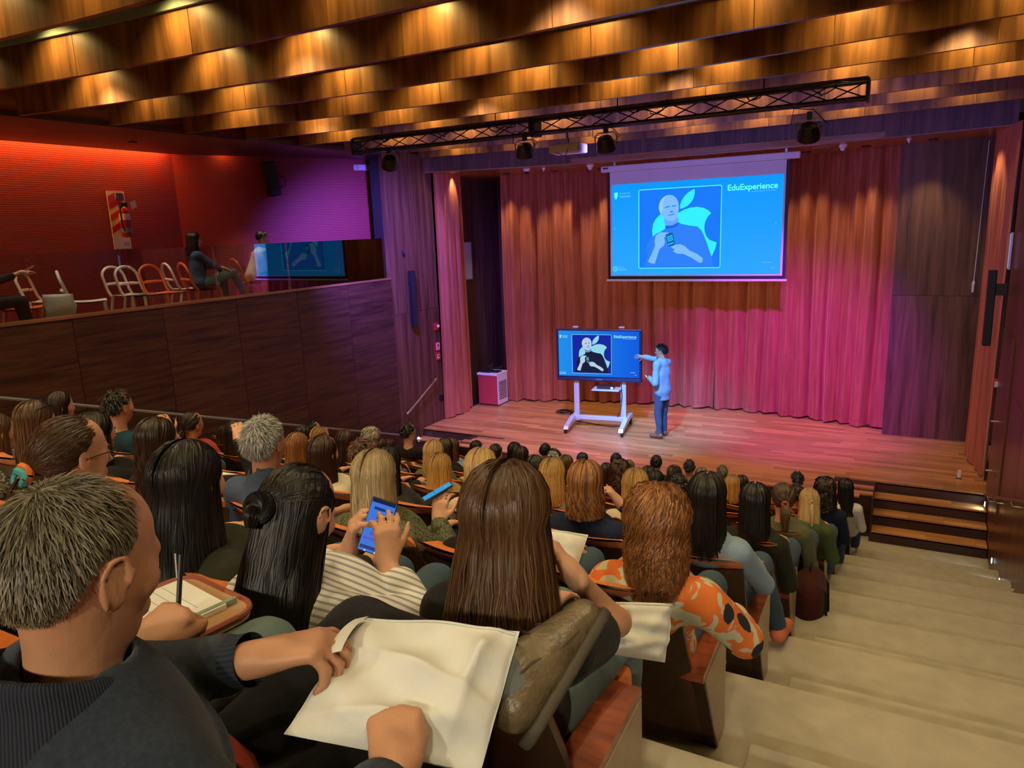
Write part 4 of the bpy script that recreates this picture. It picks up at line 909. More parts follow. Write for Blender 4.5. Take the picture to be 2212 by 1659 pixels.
def camo(name, c0, c1, scale):
    m, nt, b = _new('cloth_' + name); b.inputs['Roughness'].default_value = .9; tc = N(nt, 'ShaderNodeTexCoord'); n = N(nt, 'ShaderNodeTexNoise'); n.inputs['Scale'].default_value = scale; n.inputs['Distortion'].default_value = 2; nt.links.new(tc.outputs['Object'], n.inputs['Vector'])
    r = N(nt, 'ShaderNodeValToRGB'); r.color_ramp.interpolation = 'CONSTANT'; r.color_ramp.elements[0].color = col4(c0); r.color_ramp.elements[1].position = .54; r.color_ramp.elements[1].color = col4(c1); nt.links.new(n.outputs['Fac'], r.inputs[0]); nt.links.new(r.outputs[0], b.inputs['Base Color']); CLOTH[name] = m
camo('camo', (.11, .10, .06), (.55, .52, .44), 22); camo('script', (.11, .12, .065), (.025, .028, .018), 55)

# ---- head, hand and body builders (all in the figure's own frame, facing +y)
def rotm(yaw, pitch=0, roll=0): return np.array(Euler((R(pitch), R(roll), R(yaw)), 'YXZ').to_matrix())
def head_field(f, H, Q, sc=1.0, fine=True, rim=False):
    T = lambda p: H + Q @ (np.array(p, float) * sc)
    e = lambda c, r, k=.02, op='u': f.ell(T(c), np.array(r) * sc, k, Q, op)
    e((0, -.014, .030), (.074, .094, .088)); e((0, .022, -.030), (.060, .074, .082), .03); e((0, .060, -.092), (.030, .026, .026), .03)
    e((0, .012, .05), (.066, .078, .066), .03)
    if fine:
        f.cap(T((-.034, .082, .020)), T((.034, .082, .020)), .012 * sc, k=.015)
        f.ell(T((.030, .100, .000)), np.array((.017, .014, .011)) * sc, .012, Q, 's'); f.ell(T((-.030, .100, .000)), np.array((.017, .014, .011)) * sc, .012, Q, 's')
        e((.030, .083, .001), (.013, .012, .010), .004); e((-.030, .083, .001), (.013, .012, .010), .004)
        f.cap(T((0, .094, .010)), T((0, .116, -.030)), .007 * sc, .012 * sc, .012); e((.012, .103, -.034), (.008, .009, .007), .008); e((-.012, .103, -.034), (.008, .009, .007), .008)
        f.cap(T((-.019, .092, -.060)), T((.019, .092, -.060)), .007 * sc, k=.008); f.cap(T((-.016, .091, -.072)), T((.016, .091, -.072)), .008 * sc, k=.008)
        e((.046, .058, -.018), (.02, .022, .018), .03); e((-.046, .058, -.018), (.02, .022, .018), .03)
        for s in (-1, 1):
            f.ell(T((s * .079, -.008, -.006)), np.array((.010, .021, .035)) * sc, .008, Q); f.ell(T((s * .0885, -.001, .001)), np.array((.007, .010, .019)) * sc, .005, Q, 's')
            if rim:
                pe = [(s * .0885, -.010 + .021 * math.sin(a), -.004 + .034 * math.cos(a)) for a in np.linspace(-2.6, 1.5, 11)]
                for p, q in zip(pe[:-1], pe[1:]): f.cap(T(p), T(q), .0042 * sc, k=.003)
                f.ell(T((s * .086, .006, -.004)), np.array((.005, .004, .009)) * sc, .003, Q)
def hand_field(f, W, d, n, sc=1.0, curl=(35, 45, 30), spread=6, side=1, thumb=(50, 20), k=.006, curls=None):
    """W wrist, d pointing along the hand, n back-of-hand normal; side +1 thumb on the left of d seen from the back"""
    d = np.array(d, float); d /= np.linalg.norm(d); n = np.array(n, float); n -= d * (n @ d); n /= np.linalg.norm(n); s = np.cross(n, d) * side
    def rot(v, ax, a): a = R(a); return v * math.cos(a) + np.cross(ax, v) * math.sin(a) + ax * (ax @ v) * (1 - math.cos(a))
    W = np.array(W, float); k0 = []
    f.cap(W - d * .02 * sc, W + d * .03 * sc, .027 * sc, .026 * sc, .02)
    for i, (o, L) in enumerate(((.031, .088), (.011, .094), (-.010, .09), (-.029, .08))):
        kn = W + d * L * sc + s * o * sc; f.cap(W + s * o * .7 * sc + d * .012 * sc, kn, .0135 * sc, .0125 * sc, .014); k0.append(kn)
    seg = ((.043, .026, .020), (.047, .029, .022), (.044, .027, .021), (.034, .021, .018)); ax = np.cross(d, n)
    for i, kn in enumerate(k0):
        v = rot(d, n, (1.5 - i) * spread * side); p = kn; cc = curls[i] if curls else curl
        for j in range(3):
            v = rot(v, ax, -cc[j]); q = p + v * seg[i][j] * sc; f.cap(p, q, (.0105, .0095, .0085)[j] * sc, (.0095, .0085, .0070)[j] * sc, k); p = q
    b = W + d * .022 * sc + s * .026 * sc; v = rot(d, n, thumb[0] * side); v = rot(v, ax, -18)
    p = b
    for j, L in enumerate((.045, .033, .026)):
        q = p + v * L * sc; f.cap(p, q, (.015, .0115, .010)[j] * sc, (.0115, .010, .008)[j] * sc, .010 if j == 0 else k); p = q; v = rot(v, n, -thumb[1] * side)
def lerp(a, b, t): return np.array(a, float) * (1 - t) + np.array(b, float) * t
class Figure: pass
def figure(spec):
    """joints of a figure from its head top; seated unless spec['stand']"""
    J = Figure(); g = spec.get; J.sc = g('hs', 1.0); top = np.array(g('top'), float)
    J.Q = rotm(g('yaw', 0), g('pitch', -4), g('roll', 0)); J.H = top - J.Q @ np.array((0, -.01, .119)) * J.sc
    male = g('male', False); sw = g('sw', .178 if male else .155); by = R(g('body', 0)); bx = np.array((math.cos(by), math.sin(by), 0)); bf = np.array((-math.sin(by), math.cos(by), 0))
    J.P = np.array(g('hip', (g('hipx', 0), -.14, .55)), float); J.NB = J.H + np.array((0, 0, 0)) - bf * .035 + np.array((0, 0, -.185 * J.sc)); J.C = lerp(J.P, J.NB, .60) + bf * .02
    J.sh = {s: J.NB + bx * s * sw - np.array((0, 0, .055)) + bf * .01 for s in (-1, 1)}; J.bx, J.bf, J.sw, J.male = bx, bf, sw, male
    J.arm = {}
    for s in (-1, 1):
        a = g('armR' if s > 0 else 'armL')
        if a: el, wr = np.array(a[0], float), np.array(a[1], float); hand = a[2] if len(a) > 2 else None
        else: el = J.sh[s] + bx * s * .055 + bf * .07 - np.array((0, 0, .27)); wr = J.P + bx * s * .09 + bf * .36 + np.array((0, 0, .07)); hand = None
        J.arm[s] = (el, wr, hand)
    J.leg = {}
    for s in (-1, 1):
        l = g('legR' if s > 0 else 'legL')
        if l: J.leg[s] = tuple(np.array(q, float) for q in l)
        else: J.leg[s] = (J.P + bx * s * .09 + np.array((0, 0, -.02)), J.P + bx * s * .13 + bf * .46 + np.array((0, 0, -.02)), J.P + bx * s * .13 + bf * .50 + np.array((0, 0, -.46)), J.P + bx * s * .14 + bf * .66 + np.array((0, 0, -.505)))
    return J
def torso(f, J, e, w=1.0):
    f.cap(J.P, J.C, (.150 if J.male else .145) * w + e, (.160 if J.male else .142) * w + e, .03, 1.40); f.cap(J.C, J.NB - np.array((0, 0, .09)), (.160 if J.male else .142) * w + e, .095 + e, .05, 1.40)
    f.cap(lerp(J.sh[-1], J.sh[1], .1), lerp(J.sh[-1], J.sh[1], .9), .055 + e, k=.05); f.ell(J.P - np.array((0, 0, .02)), ((.165 + e) * w, .125 + e, .11 + e), .04)
    f.cap(J.NB - np.array((0, 0, .06)), J.NB + np.array((0, 0, .0)), .075 + e, .052 + e, .04)
def arms(f, J, e, upto=1.0, r=1.0):
    for s in (-1, 1):
        el, wr, h = J.arm[s]; f.cap(J.sh[s], el, .050 * r + e, .041 * r + e, .03)
        if upto > 0: f.cap(el, lerp(el, wr, upto), .040 * r + e, (.040 - .013 * upto) * r + e, .02)
def legs(f, J, e, upto=1.0):
    for s in (-1, 1):
        h, k, a, t = J.leg[s]; f.cap(h, k, .083 + e, .060 + e, .03); f.cap(k, lerp(k, a, upto), .057 + e, .057 - .018 * upto + e, .02)
def person(spec, origin, parent_rz=0):
    g = spec.get; J = figure(spec); h = g('h', .02)
    t = thing('person', g('label'), 'person', origin, parent_rz, g('group'), local=True)
    f = Field(); head_field(f, J.H, J.Q, J.sc, h < .017, h < .009); f.cap(J.NB - np.array((0, 0, .05)), J.H - J.Q @ np.array((0, .012, .05)) * J.sc, .060 if J.male else .050, .054 if J.male else .046, .03)
    torso(f, J, -.014); arms(f, J, -.006); 
    for s in (-1, 1):
        hh, k, a, tt = J.leg[s]; f.cap(hh, k, .075, .052, .03); f.cap(k, a, .05, .030, .012); f.cap(a, tt, .029, .026, .012)
        el, wr, hd = J.arm[s]; d = wr - el
        if hd: hand_field(f, wr, **{**dict(side=-s), **hd})
        else: hand_field(f, wr, d + J.bf * .12 - np.array((0, 0, .06)), np.array((0, 0, 1)) + J.bx * s * .25, .92, side=-s, curl=(18, 25, 18))
    V, F = f.mesh(h); np_mesh('body', V, F, SKIN[g('skin', 'a')], t, dec=.4)
    # garments
    sl = g('sleeve', .93); e = g('fit', .012)
    f = Field(); torso(f, J, e, g('girth', 1.0)); arms(f, J, e * .9, sl if sl > .05 else 0, 1.0)
    if sl <= .05:
        f = Field(); torso(f, J, e, g('girth', 1.0))
        for s in (-1, 1): el = J.arm[s][0]; f.cap(J.sh[s], lerp(J.sh[s], el, g('slu', .68)), .052 + e, .050 + e, .03)
    if g('skirt'): f.cap(J.P + (0, 0, .02), J.P - (0, 0, g('skirt')), .165, .172, .03, 1.35)
    if g('hood'): f.ell(J.NB - J.bf * .07 + np.array((0, 0, -.03)), (.13, .07, .09), .03)
    if g('collar'):
        nk = J.H - J.NB; f.cap(J.NB - nk * .1, J.NB + nk * .35, .078, .066, .02)
    f.cut(J.P - np.array((0, 0, g('hem', .09))), (0, 0, -1))
    nk = J.H - J.NB; f.cap(J.NB + nk * .05, J.H, (.064 if J.male else .058) + g('neckr', 0), .075, .008, op='s')
    V, F = f.mesh(h * g('ch', 1.0), g('wob', .0035 if h < .017 else .002), spec.get('seed', 1)); np_mesh('shirt', V, F, CLOTH[g('shirt', 'black')], t, dec=.5)
    f = Field(); legs(f, J, .012, .93); f.ell(J.P - np.array((0, 0, .03)), (.160, .12, .10), .04)
    V, F = f.mesh(max(h * g('th', 1.5), .014), .003, 3); np_mesh('trousers', V, F, CLOTH[g('trousers', 'jeans')], t, dec=.4)
    if g('shoes'):
        for s in (-1, 1):
            hh, k, a, tt = J.leg[s]; f = Field(); f.cap(a + (0, -.03, -.02), tt, .046, .040, .02); f.cap(a, a + (0, 0, .03), .045, .045, .02)
            V, F = f.mesh(.011); np_mesh('shoe', V, F, g('shoes'), t)
    if g('hair'): hair(t, J, h, **g('hair'))
    for ex in g('extras', ()): ex(t, J)
    return t
# ---- hair: solid under-shape plus strands, as one mesh
EC = np.array((0, -.012, .024)); ER = np.array((.080, .100, .099))
def slerp(a, b, t):
    w = np.arccos(np.clip((a * b).sum(-1, keepdims=True), -.999, .999)); return (np.sin((1 - t) * w) * a + np.sin(t * w) * b) / np.sin(w)
def dirv(psi, th): return np.stack([np.sin(psi) * np.cos(th), -np.cos(psi) * np.cos(th), np.sin(th)], -1)
def hairline(psi, c=1.0, men=False):
    a = np.abs(psi) * 180 / PI
    if men: return np.radians(np.interp(a, [0, 40, 58, 70, 82, 96, 108, 130, 180], [-46, -43, -34, -12, 7, 2, 14, 30, 36]))
    return np.radians(np.interp(a, [0, 60, 80, 95, 110, 130, 180], [-44, -40, -24, -4, 14, 28, 34]))
def paths_long(n, r, L, flare, wave, psi_max, vol, M1=6, M2=7, core=False, freq=2.0, pinch=0.0, partx=0.0, grid=None, clump=.5, back=0.0, tip=.2):
    psi = (np.linspace(-1, 1, n) if core else r.uniform(-1, 1, n)) * R(psi_max)
    a = np.abs(psi) / R(120)
    d0 = np.stack([np.sign(psi) * .10 + partx, -.45 + 1.25 * a + (0 if core else r.normal(0, .12, n)), np.full(n, 1.0)], -1); d0 /= np.linalg.norm(d0, axis=1, keepdims=True)
    d1 = dirv(psi, np.radians(np.full(n, -12.0))); s = np.full(n, 1.015) if core else r.uniform(1.0, 1.0 + vol, n)
    t = np.linspace(0, 1, M1)[None, :, None]; D = slerp(d0[:, None, :], d1[:, None, :], t)
    P1 = EC + D * ER * (s[:, None, None] + (vol * .7) * np.sin(PI * np.minimum(1, t * .9)))
    e = P1[:, -1]; tau = np.linspace(0, 1, M2 + 1)[1:][None, :, None]; LL = (L * (np.ones(n) if core else 1 - tip * r.random(n) ** 2))[:, None, None]
    hz = np.concatenate([e[:, None, :2] * (1 + flare * tau - pinch * tau ** 2), e[:, None, 2:] - LL * tau], -1); hz = np.broadcast_to(hz, (n, M2, 3)).copy()
    hz[..., 1] -= back * tau[..., 0] ** 1.5
    K = 26; q = np.round(psi / R(psi_max) * K) / K * R(psi_max); e2 = (EC + dirv(q, np.radians(np.full(n, -12.0))) * ER * 1.03)[:, None, :2] * (1 + flare * tau - pinch * tau ** 2)
    if not core: hz[..., :2] = hz[..., :2] * (1 - clump * tau) + e2 * clump * tau
    if wave:
        ph = (q * 9.7)[:, None] + (0 if core else r.normal(0, .5, n)[:, None]); w = wave * np.sin(2 * PI * freq * tau[..., 0] + ph) * np.minimum(1, tau[..., 0] * 2.5)
        hz[..., 0] += w * np.cos(psi)[:, None]; hz[..., 1] += w * np.sin(psi)[:, None]; hz[..., :2] *= (1 + (wave * 2.2) * np.cos(2 * PI * freq * tau + ph[..., None]))
    return np.concatenate([P1, hz], 1)
def paths_cap(n, r, ln, lift, vol, M=4, thmin=None, psimax=180, jit=.35, hl=0, men=False):
    d = r.normal(size=(n * 3, 3)); d /= np.linalg.norm(d, axis=1, keepdims=True); psi = np.arctan2(d[:, 0], -d[:, 1]); th = np.arcsin(d[:, 2])
    ok = (th > hairline(psi, 1, men) + R(hl)) & (np.abs(psi) < R(psimax)); d = d[ok][:n]; n = len(d)
    crown = np.array((0, -.5, .86)); fl = d - crown; fl -= d * (fl * d).sum(1, keepdims=True); fl /= np.linalg.norm(fl, axis=1, keepdims=True) + 1e-6; fl += r.normal(0, jit, (n, 3)); fl /= np.linalg.norm(fl, axis=1, keepdims=True)
    p0 = EC + d * ER * r.uniform(1.0, 1 + vol, (n, 1)); t = np.linspace(0, 1, M)[None, :, None]; pz = np.arctan2(d[:, 0], -d[:, 1]); l = (ln * r.uniform(.6, 1.15, n) * np.clip((np.arcsin(d[:, 2]) - hairline(pz, 1, men)) / R(28), .2, 1))[:, None, None]
    return p0[:, None] + fl[:, None] * l * t + d[:, None] * (lift * (1.4 * t - .9 * t * t)) + np.array((0, 0, -.006)) * t ** 2
def paths_tie(n, r, T, L, tr, vol, M1=7, M2=8, thmin=-50, psimax=180, sway=0.0, hl=0, wave=.0):
    d = r.normal(size=(n * 4, 3)); d /= np.linalg.norm(d, axis=1, keepdims=True); psi = np.arctan2(d[:, 0], -d[:, 1]); th = np.arcsin(d[:, 2])
    ok = (th > np.maximum(hairline(psi) + R(hl), R(thmin))) & (np.abs(psi) < R(psimax)); d = d[ok][:n]; n = len(d)
    td = (T - EC) / ER; tn = np.linalg.norm(td); td = np.broadcast_to(td / tn, d.shape); s = r.uniform(1.0, 1 + vol, n)[:, None, None]
    t = np.linspace(0, 1, M1)[None, :, None]; P1 = EC + slerp(d[:, None], td[:, None], t) * ER * (s * (1 - t ** 3) + tn * t ** 3)
    if L <= 0: return P1
    a = r.uniform(0, 2 * PI, n); rr = tr * np.sqrt(r.random(n)); tau = np.linspace(0, 1, M2 + 1)[1:][None, :]
    prof = np.minimum(1, tau * 3.5 + .25) * (1 - .45 * tau ** 2); ll = L * (1 - .25 * r.random(n) ** 2)[:, None]
    X = T[0] + (rr * np.cos(a))[:, None] * prof + sway * tau + wave * np.sin(9 * tau + (a * 2)[:, None]); Y = T[1] + (rr * np.sin(a))[:, None] * prof - .035 * np.sin(PI * np.minimum(1, tau * 2.2) * .5); Z = T[2] - ll * tau + .012 * np.sin(PI * np.minimum(1, tau * 3)) 
    return np.concatenate([P1, np.stack([X, Y, Z], -1)], 1)
def ribbons(P, w, r, taper=.35):
    n, m, _ = P.shape; T = np.gradient(P, axis=1); T /= np.linalg.norm(T, axis=2, keepdims=True) + 1e-9
    O = P - EC; O[..., 2] = np.where(P[..., 2] < -.02, 0, O[..., 2]); O /= np.linalg.norm(O, axis=2, keepdims=True) + 1e-9
    S = np.cross(T, O); S /= np.linalg.norm(S, axis=2, keepdims=True) + 1e-9; S = S + O * r.uniform(-.5, .5, (n, 1, 1)); t = np.linspace(0, 1, m)[None, :, None]
    ww = w * r.uniform(.6, 1.3, (n, 1, 1)) * (1 - (1 - taper) * t ** 2.2) * .5
    V = np.stack([P - S * ww, P + S * ww], 2).reshape(-1, 3); b = (np.arange(n)[:, None] * m + np.arange(m - 1)[None]) * 2
    F = np.stack([b, b + 1, b + 3, b + 2], -1).reshape(-1, 4)
    return V, F, np.repeat(r.random(n), m * 2), np.broadcast_to(np.repeat(np.linspace(0, 1, m), 2)[None], (n, m * 2)).ravel()
def cap_core(s=1.0, n=40, m=12, extra=0.0, hl=0, men=False):
    psi = np.linspace(-PI, PI, n + 1); V = []; lo = hairline(psi, 1, men) + R(hl)
    for j in range(m + 1): th = lo + (R(89.5) - lo) * j / m; V.append(EC + dirv(psi, th) * ER * (s + .0 * j))
    V = np.concatenate(V); k = n + 1; F = np.array([(j * k + i, j * k + i + 1, (j + 1) * k + i + 1, (j + 1) * k + i) for j in range(m) for i in range(n)])
    return V, F
def hair(t, J, h, style='long', col='brown', L=.25, seed=0, n=None, flare=.2, wave=.004, vol=.08, w=None, psi=115, T=None, tail=.2, tr=.028, freq=2.0, pinch=.06, partx=0, ln=.03, lift=.012, hl=0, back=0.0, sway=0, tip=.2, clump=.5, name='hair', jit=.35, men=False):
    r = np.random.default_rng(seed + 11); near = h < .012; mid = h < .017
    N_ = n or (1900 if near else 440 if mid else 190); W_ = w or (.0036 if near else .0085 if mid else .0145)
    parts = []
    def core_sheet(P):
        n_, m_, _ = P.shape; F = np.array([(i * m_ + j, (i + 1) * m_ + j, (i + 1) * m_ + j + 1, i * m_ + j + 1) for i in range(n_ - 1) for j in range(m_ - 1)]); parts.append((P.reshape(-1, 3), F, np.full(n_ * m_, .15), np.tile(np.linspace(0, 1, m_), n_)))
    def capc(s): V, F = cap_core(s, hl=hl, men=men or J.male); parts.append((V, F, np.full(len(V), .2), np.full(len(V), .3)))
    T_ = np.array(T if T is not None else (0, -.108, .005), float)
    if style == 'long':
        core_sheet(paths_long(40, r, L * .84, flare * .9, wave * .6, psi, 0, core=True, pinch=pinch, partx=partx, back=back, freq=freq)); parts.append(ribbons(paths_long(N_, r, L, flare, wave, psi, vol, freq=freq, pinch=pinch, partx=partx, back=back, tip=tip, clump=clump), W_, r))
        capc(1.0)
    elif style == 'short':
        capc(1.012); parts.append(ribbons(paths_cap(N_, r, ln, lift, vol, hl=hl, jit=jit, men=men or J.male), W_ * 1.1, r))
    elif style == 'curly':
        core_sheet(paths_long(40, r, L * .9, flare * .8, .004, psi, 0, core=True, pinch=pinch)); capc(1.04)
        P = paths_long(N_, r, L, flare, wave, psi, vol, M1=8, M2=11, freq=freq, pinch=pinch, tip=.35, clump=.6); q = np.linspace(0, 1, P.shape[1])[None, :]; ph = r.uniform(0, 6.28, (len(P), 1)); A = wave * .8
        P[..., 0] += A * np.sin(freq * 9 * q + ph); P[..., 1] += A * np.cos(freq * 9 * q + ph); P[..., 2] += A * .5 * np.sin(freq * 11 * q + ph * 2); parts.append(ribbons(P, W_ * 1.2, r))
    elif style in ('pony', 'bun', 'halfup'):
        capc(1.0)
        if style == 'halfup':
            core_sheet(paths_long(36, r, L * .93, flare * .9, 0, psi, 0, core=True, pinch=pinch, back=back)); parts.append(ribbons(paths_long(int(N_ * .6), r, L, flare, wave, psi, vol * .6, pinch=pinch, back=back), W_, r)); parts.append(ribbons(paths_tie(int(N_ * .5), r, T_, tail, tr, vol, thmin=8), W_, r))
        else: parts.append(ribbons(paths_tie(N_, r, T_, tail if style == 'pony' else 0, tr, vol, sway=sway, wave=wave * .5), W_, r))
        if style == 'pony' or tail > .05:
            m = 10; ang = np.linspace(0, 2 * PI, 13); V = np.concatenate([np.stack([T_[0] + sway * q + tr * .8 * min(1, q * 3.5 + .25) * (1 - .5 * q * q) * np.cos(ang), T_[1] - .03 * math.sin(PI * min(1, q * 2.2) * .5) + tr * .8 * min(1, q * 3.5 + .25) * (1 - .5 * q * q) * np.sin(ang), np.full(13, T_[2] - tail * .9 * q)], 1) for q in np.linspace(0, 1, m)]) if style == 'pony' else None
            if V is not None: F = np.array([(j * 13 + i, j * 13 + i + 1, (j + 1) * 13 + i + 1, (j + 1) * 13 + i) for j in range(m - 1) for i in range(12)]); parts.append((V, F, np.full(len(V), .15), np.full(len(V), .6)))
        if style == 'bun' or name == 'bunhalf':
            k = int(N_ * .35); a0 = r.uniform(0, 6.28, k); b0 = r.uniform(0, 6.28, k); q = np.linspace(0, 1, 9)[None]; a = a0[:, None] + 2.4 * q; b = b0[:, None] + 1.5 * q; rr = tr
            B = T_ + np.array((0, -.022, -.004)); P = np.stack([B[0] + (rr + rr * .55 * np.cos(b)) * np.cos(a), B[1] + rr * .7 * np.sin(b), B[2] + (rr + rr * .55 * np.cos(b)) * np.sin(a)], -1); parts.append(ribbons(P, W_ * 1.2, r, .8))
            mb = MB(); mb.sphere(B, rr * 1.25, 14, sc=(1, .7, 1)); V = np.array(mb.V); parts.append((V, np.array(mb.F), np.full(len(V), .1), np.full(len(V), .5)))
    V = []; F = []; A = []; B = []; o = 0
    for v, f_, a, b in parts: V.append(v); F.append(f_ + o); A.append(a); B.append(b); o += len(v)
    V = np.concatenate(V); V = J.H + (V * J.sc) @ J.Q.T
    return np_mesh('hair', V, np.concatenate(F), HAIR[col], t, dict(strand=np.concatenate(A), along=np.concatenate(B)))
def ex_glasses(col=None, up=False):
    def fn(t, J):
        m = col or M_BLACK; z0 = .085 if up else .003; y0 = .055 if up else .112; mb = MB(); T = lambda p: J.H + J.Q @ (np.array(p) * J.sc)
        for s in (-1, 1):
            mb.tube([T((s * .032 + .022 * math.cos(a), y0, z0 + .018 * math.sin(a))) for a in np.linspace(0, 2 * PI, 15)], .002, 5, caps=False)
            mb.tube([T((s * .054, y0, z0 + .006)), T((s * .078, y0 - .06, z0 + .004)), T((s * .082, y0 - .115, z0 - .004))], .0025, 5)
        mb.tube([T((-.01, y0, z0 + .004)), T((.01, y0, z0 + .004))], .002, 5); mb.build('glasses', m, t)
    return fn
def ex_tie(p, r, m, name='hair_tie', thick=.010):
    def fn(t, J):
        mb = MB(); T = lambda q: J.H + J.Q @ (np.array(q) * J.sc)
        mb.tube([T((p[0] + r * math.cos(a), p[1] + .004 * math.sin(3 * a), p[2] + r * math.sin(a) * .9)) for a in np.linspace(0, 2 * PI, 15)], thick, 7, caps=False); mb.build(name, m, t, smooth=True)
    return fn
def ex_band(m, name='hair_band', y=.03, r=.004, z=0):
    def fn(t, J):
        mb = MB(); T = lambda q: J.H + J.Q @ (np.array(q) * J.sc)
        mb.tube([T((.092 * math.cos(a), y - .02 * math.sin(a) + z, .03 + .108 * math.sin(a))) for a in np.linspace(-.1, PI + .1, 19)], r, 6); mb.build(name, m, t, smooth=True)
    return fn
def ex_eyes(t, J):
    T = lambda q: J.H + J.Q @ (np.array(q) * J.sc)
    for s in (-1, 1):
        mb = MB(); mb.sphere(T((s * .030, .0905, .001)), .0085 * J.sc, 10); ey = mb.build('eye', M_WHITE, t, smooth=True); mb = MB(); mb.sphere(T((s * .030, .0962, .001)), .0048 * J.sc, 8); mb.build('iris', plain('iris_dark', (.02, .012, .008), rough=.15), ey, smooth=True)
        mb = MB(); mb.tube([T((s * .014, .097, .019)), T((s * .030, .098, .024)), T((s * .046, .088, .020))], .0032 * J.sc, 5); mb.build('eyebrow', HAIR['darkbrown'], t)
# ============================================================= the audience
ROWPEOPLE = []
def aud(i, x, ztop, label, hair_, shirt='black', dy=-.38, **k):
    """seated listener: i row from the stage (0 = front), x across the hall, ztop head-top height over the row floor"""
    h = k.pop('h', .0135 if i >= 8 else .0165 if i >= 6 else .025)
    yaw = k.pop('yaw', None)
    if yaw is None: yaw = math.degrees(math.atan2(-(-3.8 - x), 14.2 - row_y(i))) * .75
    s = dict(top=(0, dy, ztop), label=label, hair=hair_, shirt=shirt, h=h, yaw=yaw, hipx=k.pop('hipx', 0), seed=len(ROWPEOPLE) + 1); s.update(k)
    if s.get('hip') is None: s['hip'] = (s['hipx'], -.14, .55)
    ROWPEOPLE.append(label); s['hair'] = dict(hair_, seed=len(ROWPEOPLE)) if hair_ else None
    return person(s, (x, row_y(i), row_z(i)))
lg = lambda col, L=.26, **k: dict(style='long', col=col, L=L, **k)
sh = lambda col, **k: dict(style='short', col=col, **k)
cu = lambda col, L=.2, **k: dict(dict(style='curly', col=col, L=L, wave=.016, vol=.14, flare=.25, freq=3), **k)
po = lambda col, tail=.22, **k: dict(style='pony', col=col, tail=tail, **k)
bu = lambda col, **k: dict(style='bun', col=col, tail=0, **k)
# ---- row 0 to 5, seen small in front of the stage
aud(0, -1.16, 1.29, 'listener with short blue-black hair, alone in the front row near the right end', sh('navy'), 'navy', male=True)
aud(0, -2.20, 1.26, 'front-row listener with thin grey cropped hair, right of the light blue shirt', sh('greybrown', ln=.015, lift=.004), 'grey', male=True)
aud(0, -2.69, 1.28, 'front-row man with curly blue-black hair in a light blue shirt', sh('navy', ln=.025, lift=.016), 'blueshirt', male=True)
aud(0, -3.65, 1.16, 'front-row listener with grey-brown hair half hidden behind curly red-brown hair', lg('greybrown', .1), 'grey')
aud(0, -4.44, 1.19, 'front-row listener with smooth blue-black hair, below the display stand', lg('navy', .12), 'navy')
aud(1, -.48, 1.28, 'woman with straight black hair and white top, nearest to the right stage steps', lg('black', .34), 'white')
aud(1, -1.73, 1.16, 'listener with dark smooth hair behind the golden-haired one, near the right end', lg('darkbrown', .14), 'charcoal')
aud(1, -2.26, 1.20, 'listener with dark grey-brown smooth hair, second row, right of the light blue shirt', lg('greybrown', .18, w=.008), 'charcoal')
aud(1, -2.89, 1.30, 'listener with a high blue-black hair bun in the second row', bu('navy', T=(0, -.09, .06), tr=.03), 'navy')
aud(1, -3.48, 1.26, 'listener with round blue-black hair standing out against the stage floor', bu('navy', T=(0, -.09, .05), tr=.026), 'navy')
aud(1, -3.83, 1.07, 'listener with low dark brown hair in the second row, mostly hidden', lg('darkbrown', .12), 'black')
aud(1, -4.61, 1.28, 'listener wearing a dark patterned head scarf, in front of the display', sh('navy', ln=.012, lift=.003, vol=.12), 'navy')
aud(2, -.93, 1.15, 'listener with short dark brown hair peeking between the ponytail and the blonde', sh('darkbrown', ln=.04, lift=.02), 'charcoal')
aud(2, -1.65, 1.17, 'listener with golden blond hair tucked behind long black hair, near the right', lg('golden', .2), 'black')
aud(2, -2.35, 1.19, 'listener with smooth dark hair wearing a thin black headband, third row', lg('darkbrown', .2), 'black', extras=[ex_band(M_BLACK)])
aud(2, -2.68, 1.15, 'listener with sleek dark hair just in front of the bright golden blond', lg('black', .16), 'black')
aud(2, -3.24, 1.12, 'listener with short dark hair left of the curly red-brown one', lg('darkbrown', .13), 'black')
aud(2, -3.98, 1.21, 'listener wearing a flat black cap in the third row', sh('grey', ln=.02, lift=.01), 'charcoal', male=True, extras=[ex_band(M_BLACK, 'cap', y=0, r=.02)])
aud(2, -4.58, 1.25, 'listener with long black hair, third row, left of the patterned scarf', lg('black', .22), 'black')
aud(2, -5.20, 1.21, 'listener with black hair gathered in a side bun, left of centre', bu('black', T=(.07, -.07, .05), tr=.022), 'black')
aud(2, -6.74, 1.07, 'small dark-haired listener beside the left aisle, under the handrail', lg('redbrown', .14), 'black')
aud(3, -.56, 1.28, 'woman with dark loose curls and navy top at the right aisle', cu('darkbrown', .2), 'navy')
aud(3, -2.27, 1.13, 'listener with low black hair between golden blond and black headband', lg('black', .15), 'black')
aud(3, -3.35, 1.18, 'listener with plain brown hair right behind the golden bob, centre', lg('brown', .16), 'grey')
aud(3, -3.94, 1.22, 'listener with dark brown hair and lighter streaks on top, centre left', lg('darkbrown', .24, vol=.1), 'black')
aud(3, -4.29, 1.21, 'listener with dark hair pinned in a low knot, behind the long blonde', bu('darkbrown', T=(.02, -.10, .03), tr=.03), 'black')
aud(3, -4.93, 1.22, 'listener with wavy brown hair and light blue shirt, leaning at centre left', lg('brown', .2, wave=.012), 'lightblue', extras=[ex_glasses()])
aud(3, -5.60, 1.34, 'man with black curly hair and dark shirt near the left step light', sh('black', ln=.035, lift=.025, vol=.14), 'black', male=True, extras=[ex_glasses()])
aud(3, -6.09, 1.09, 'listener with short reddish brown hair below the curly grey one', lg('redbrown', .12), 'brown')
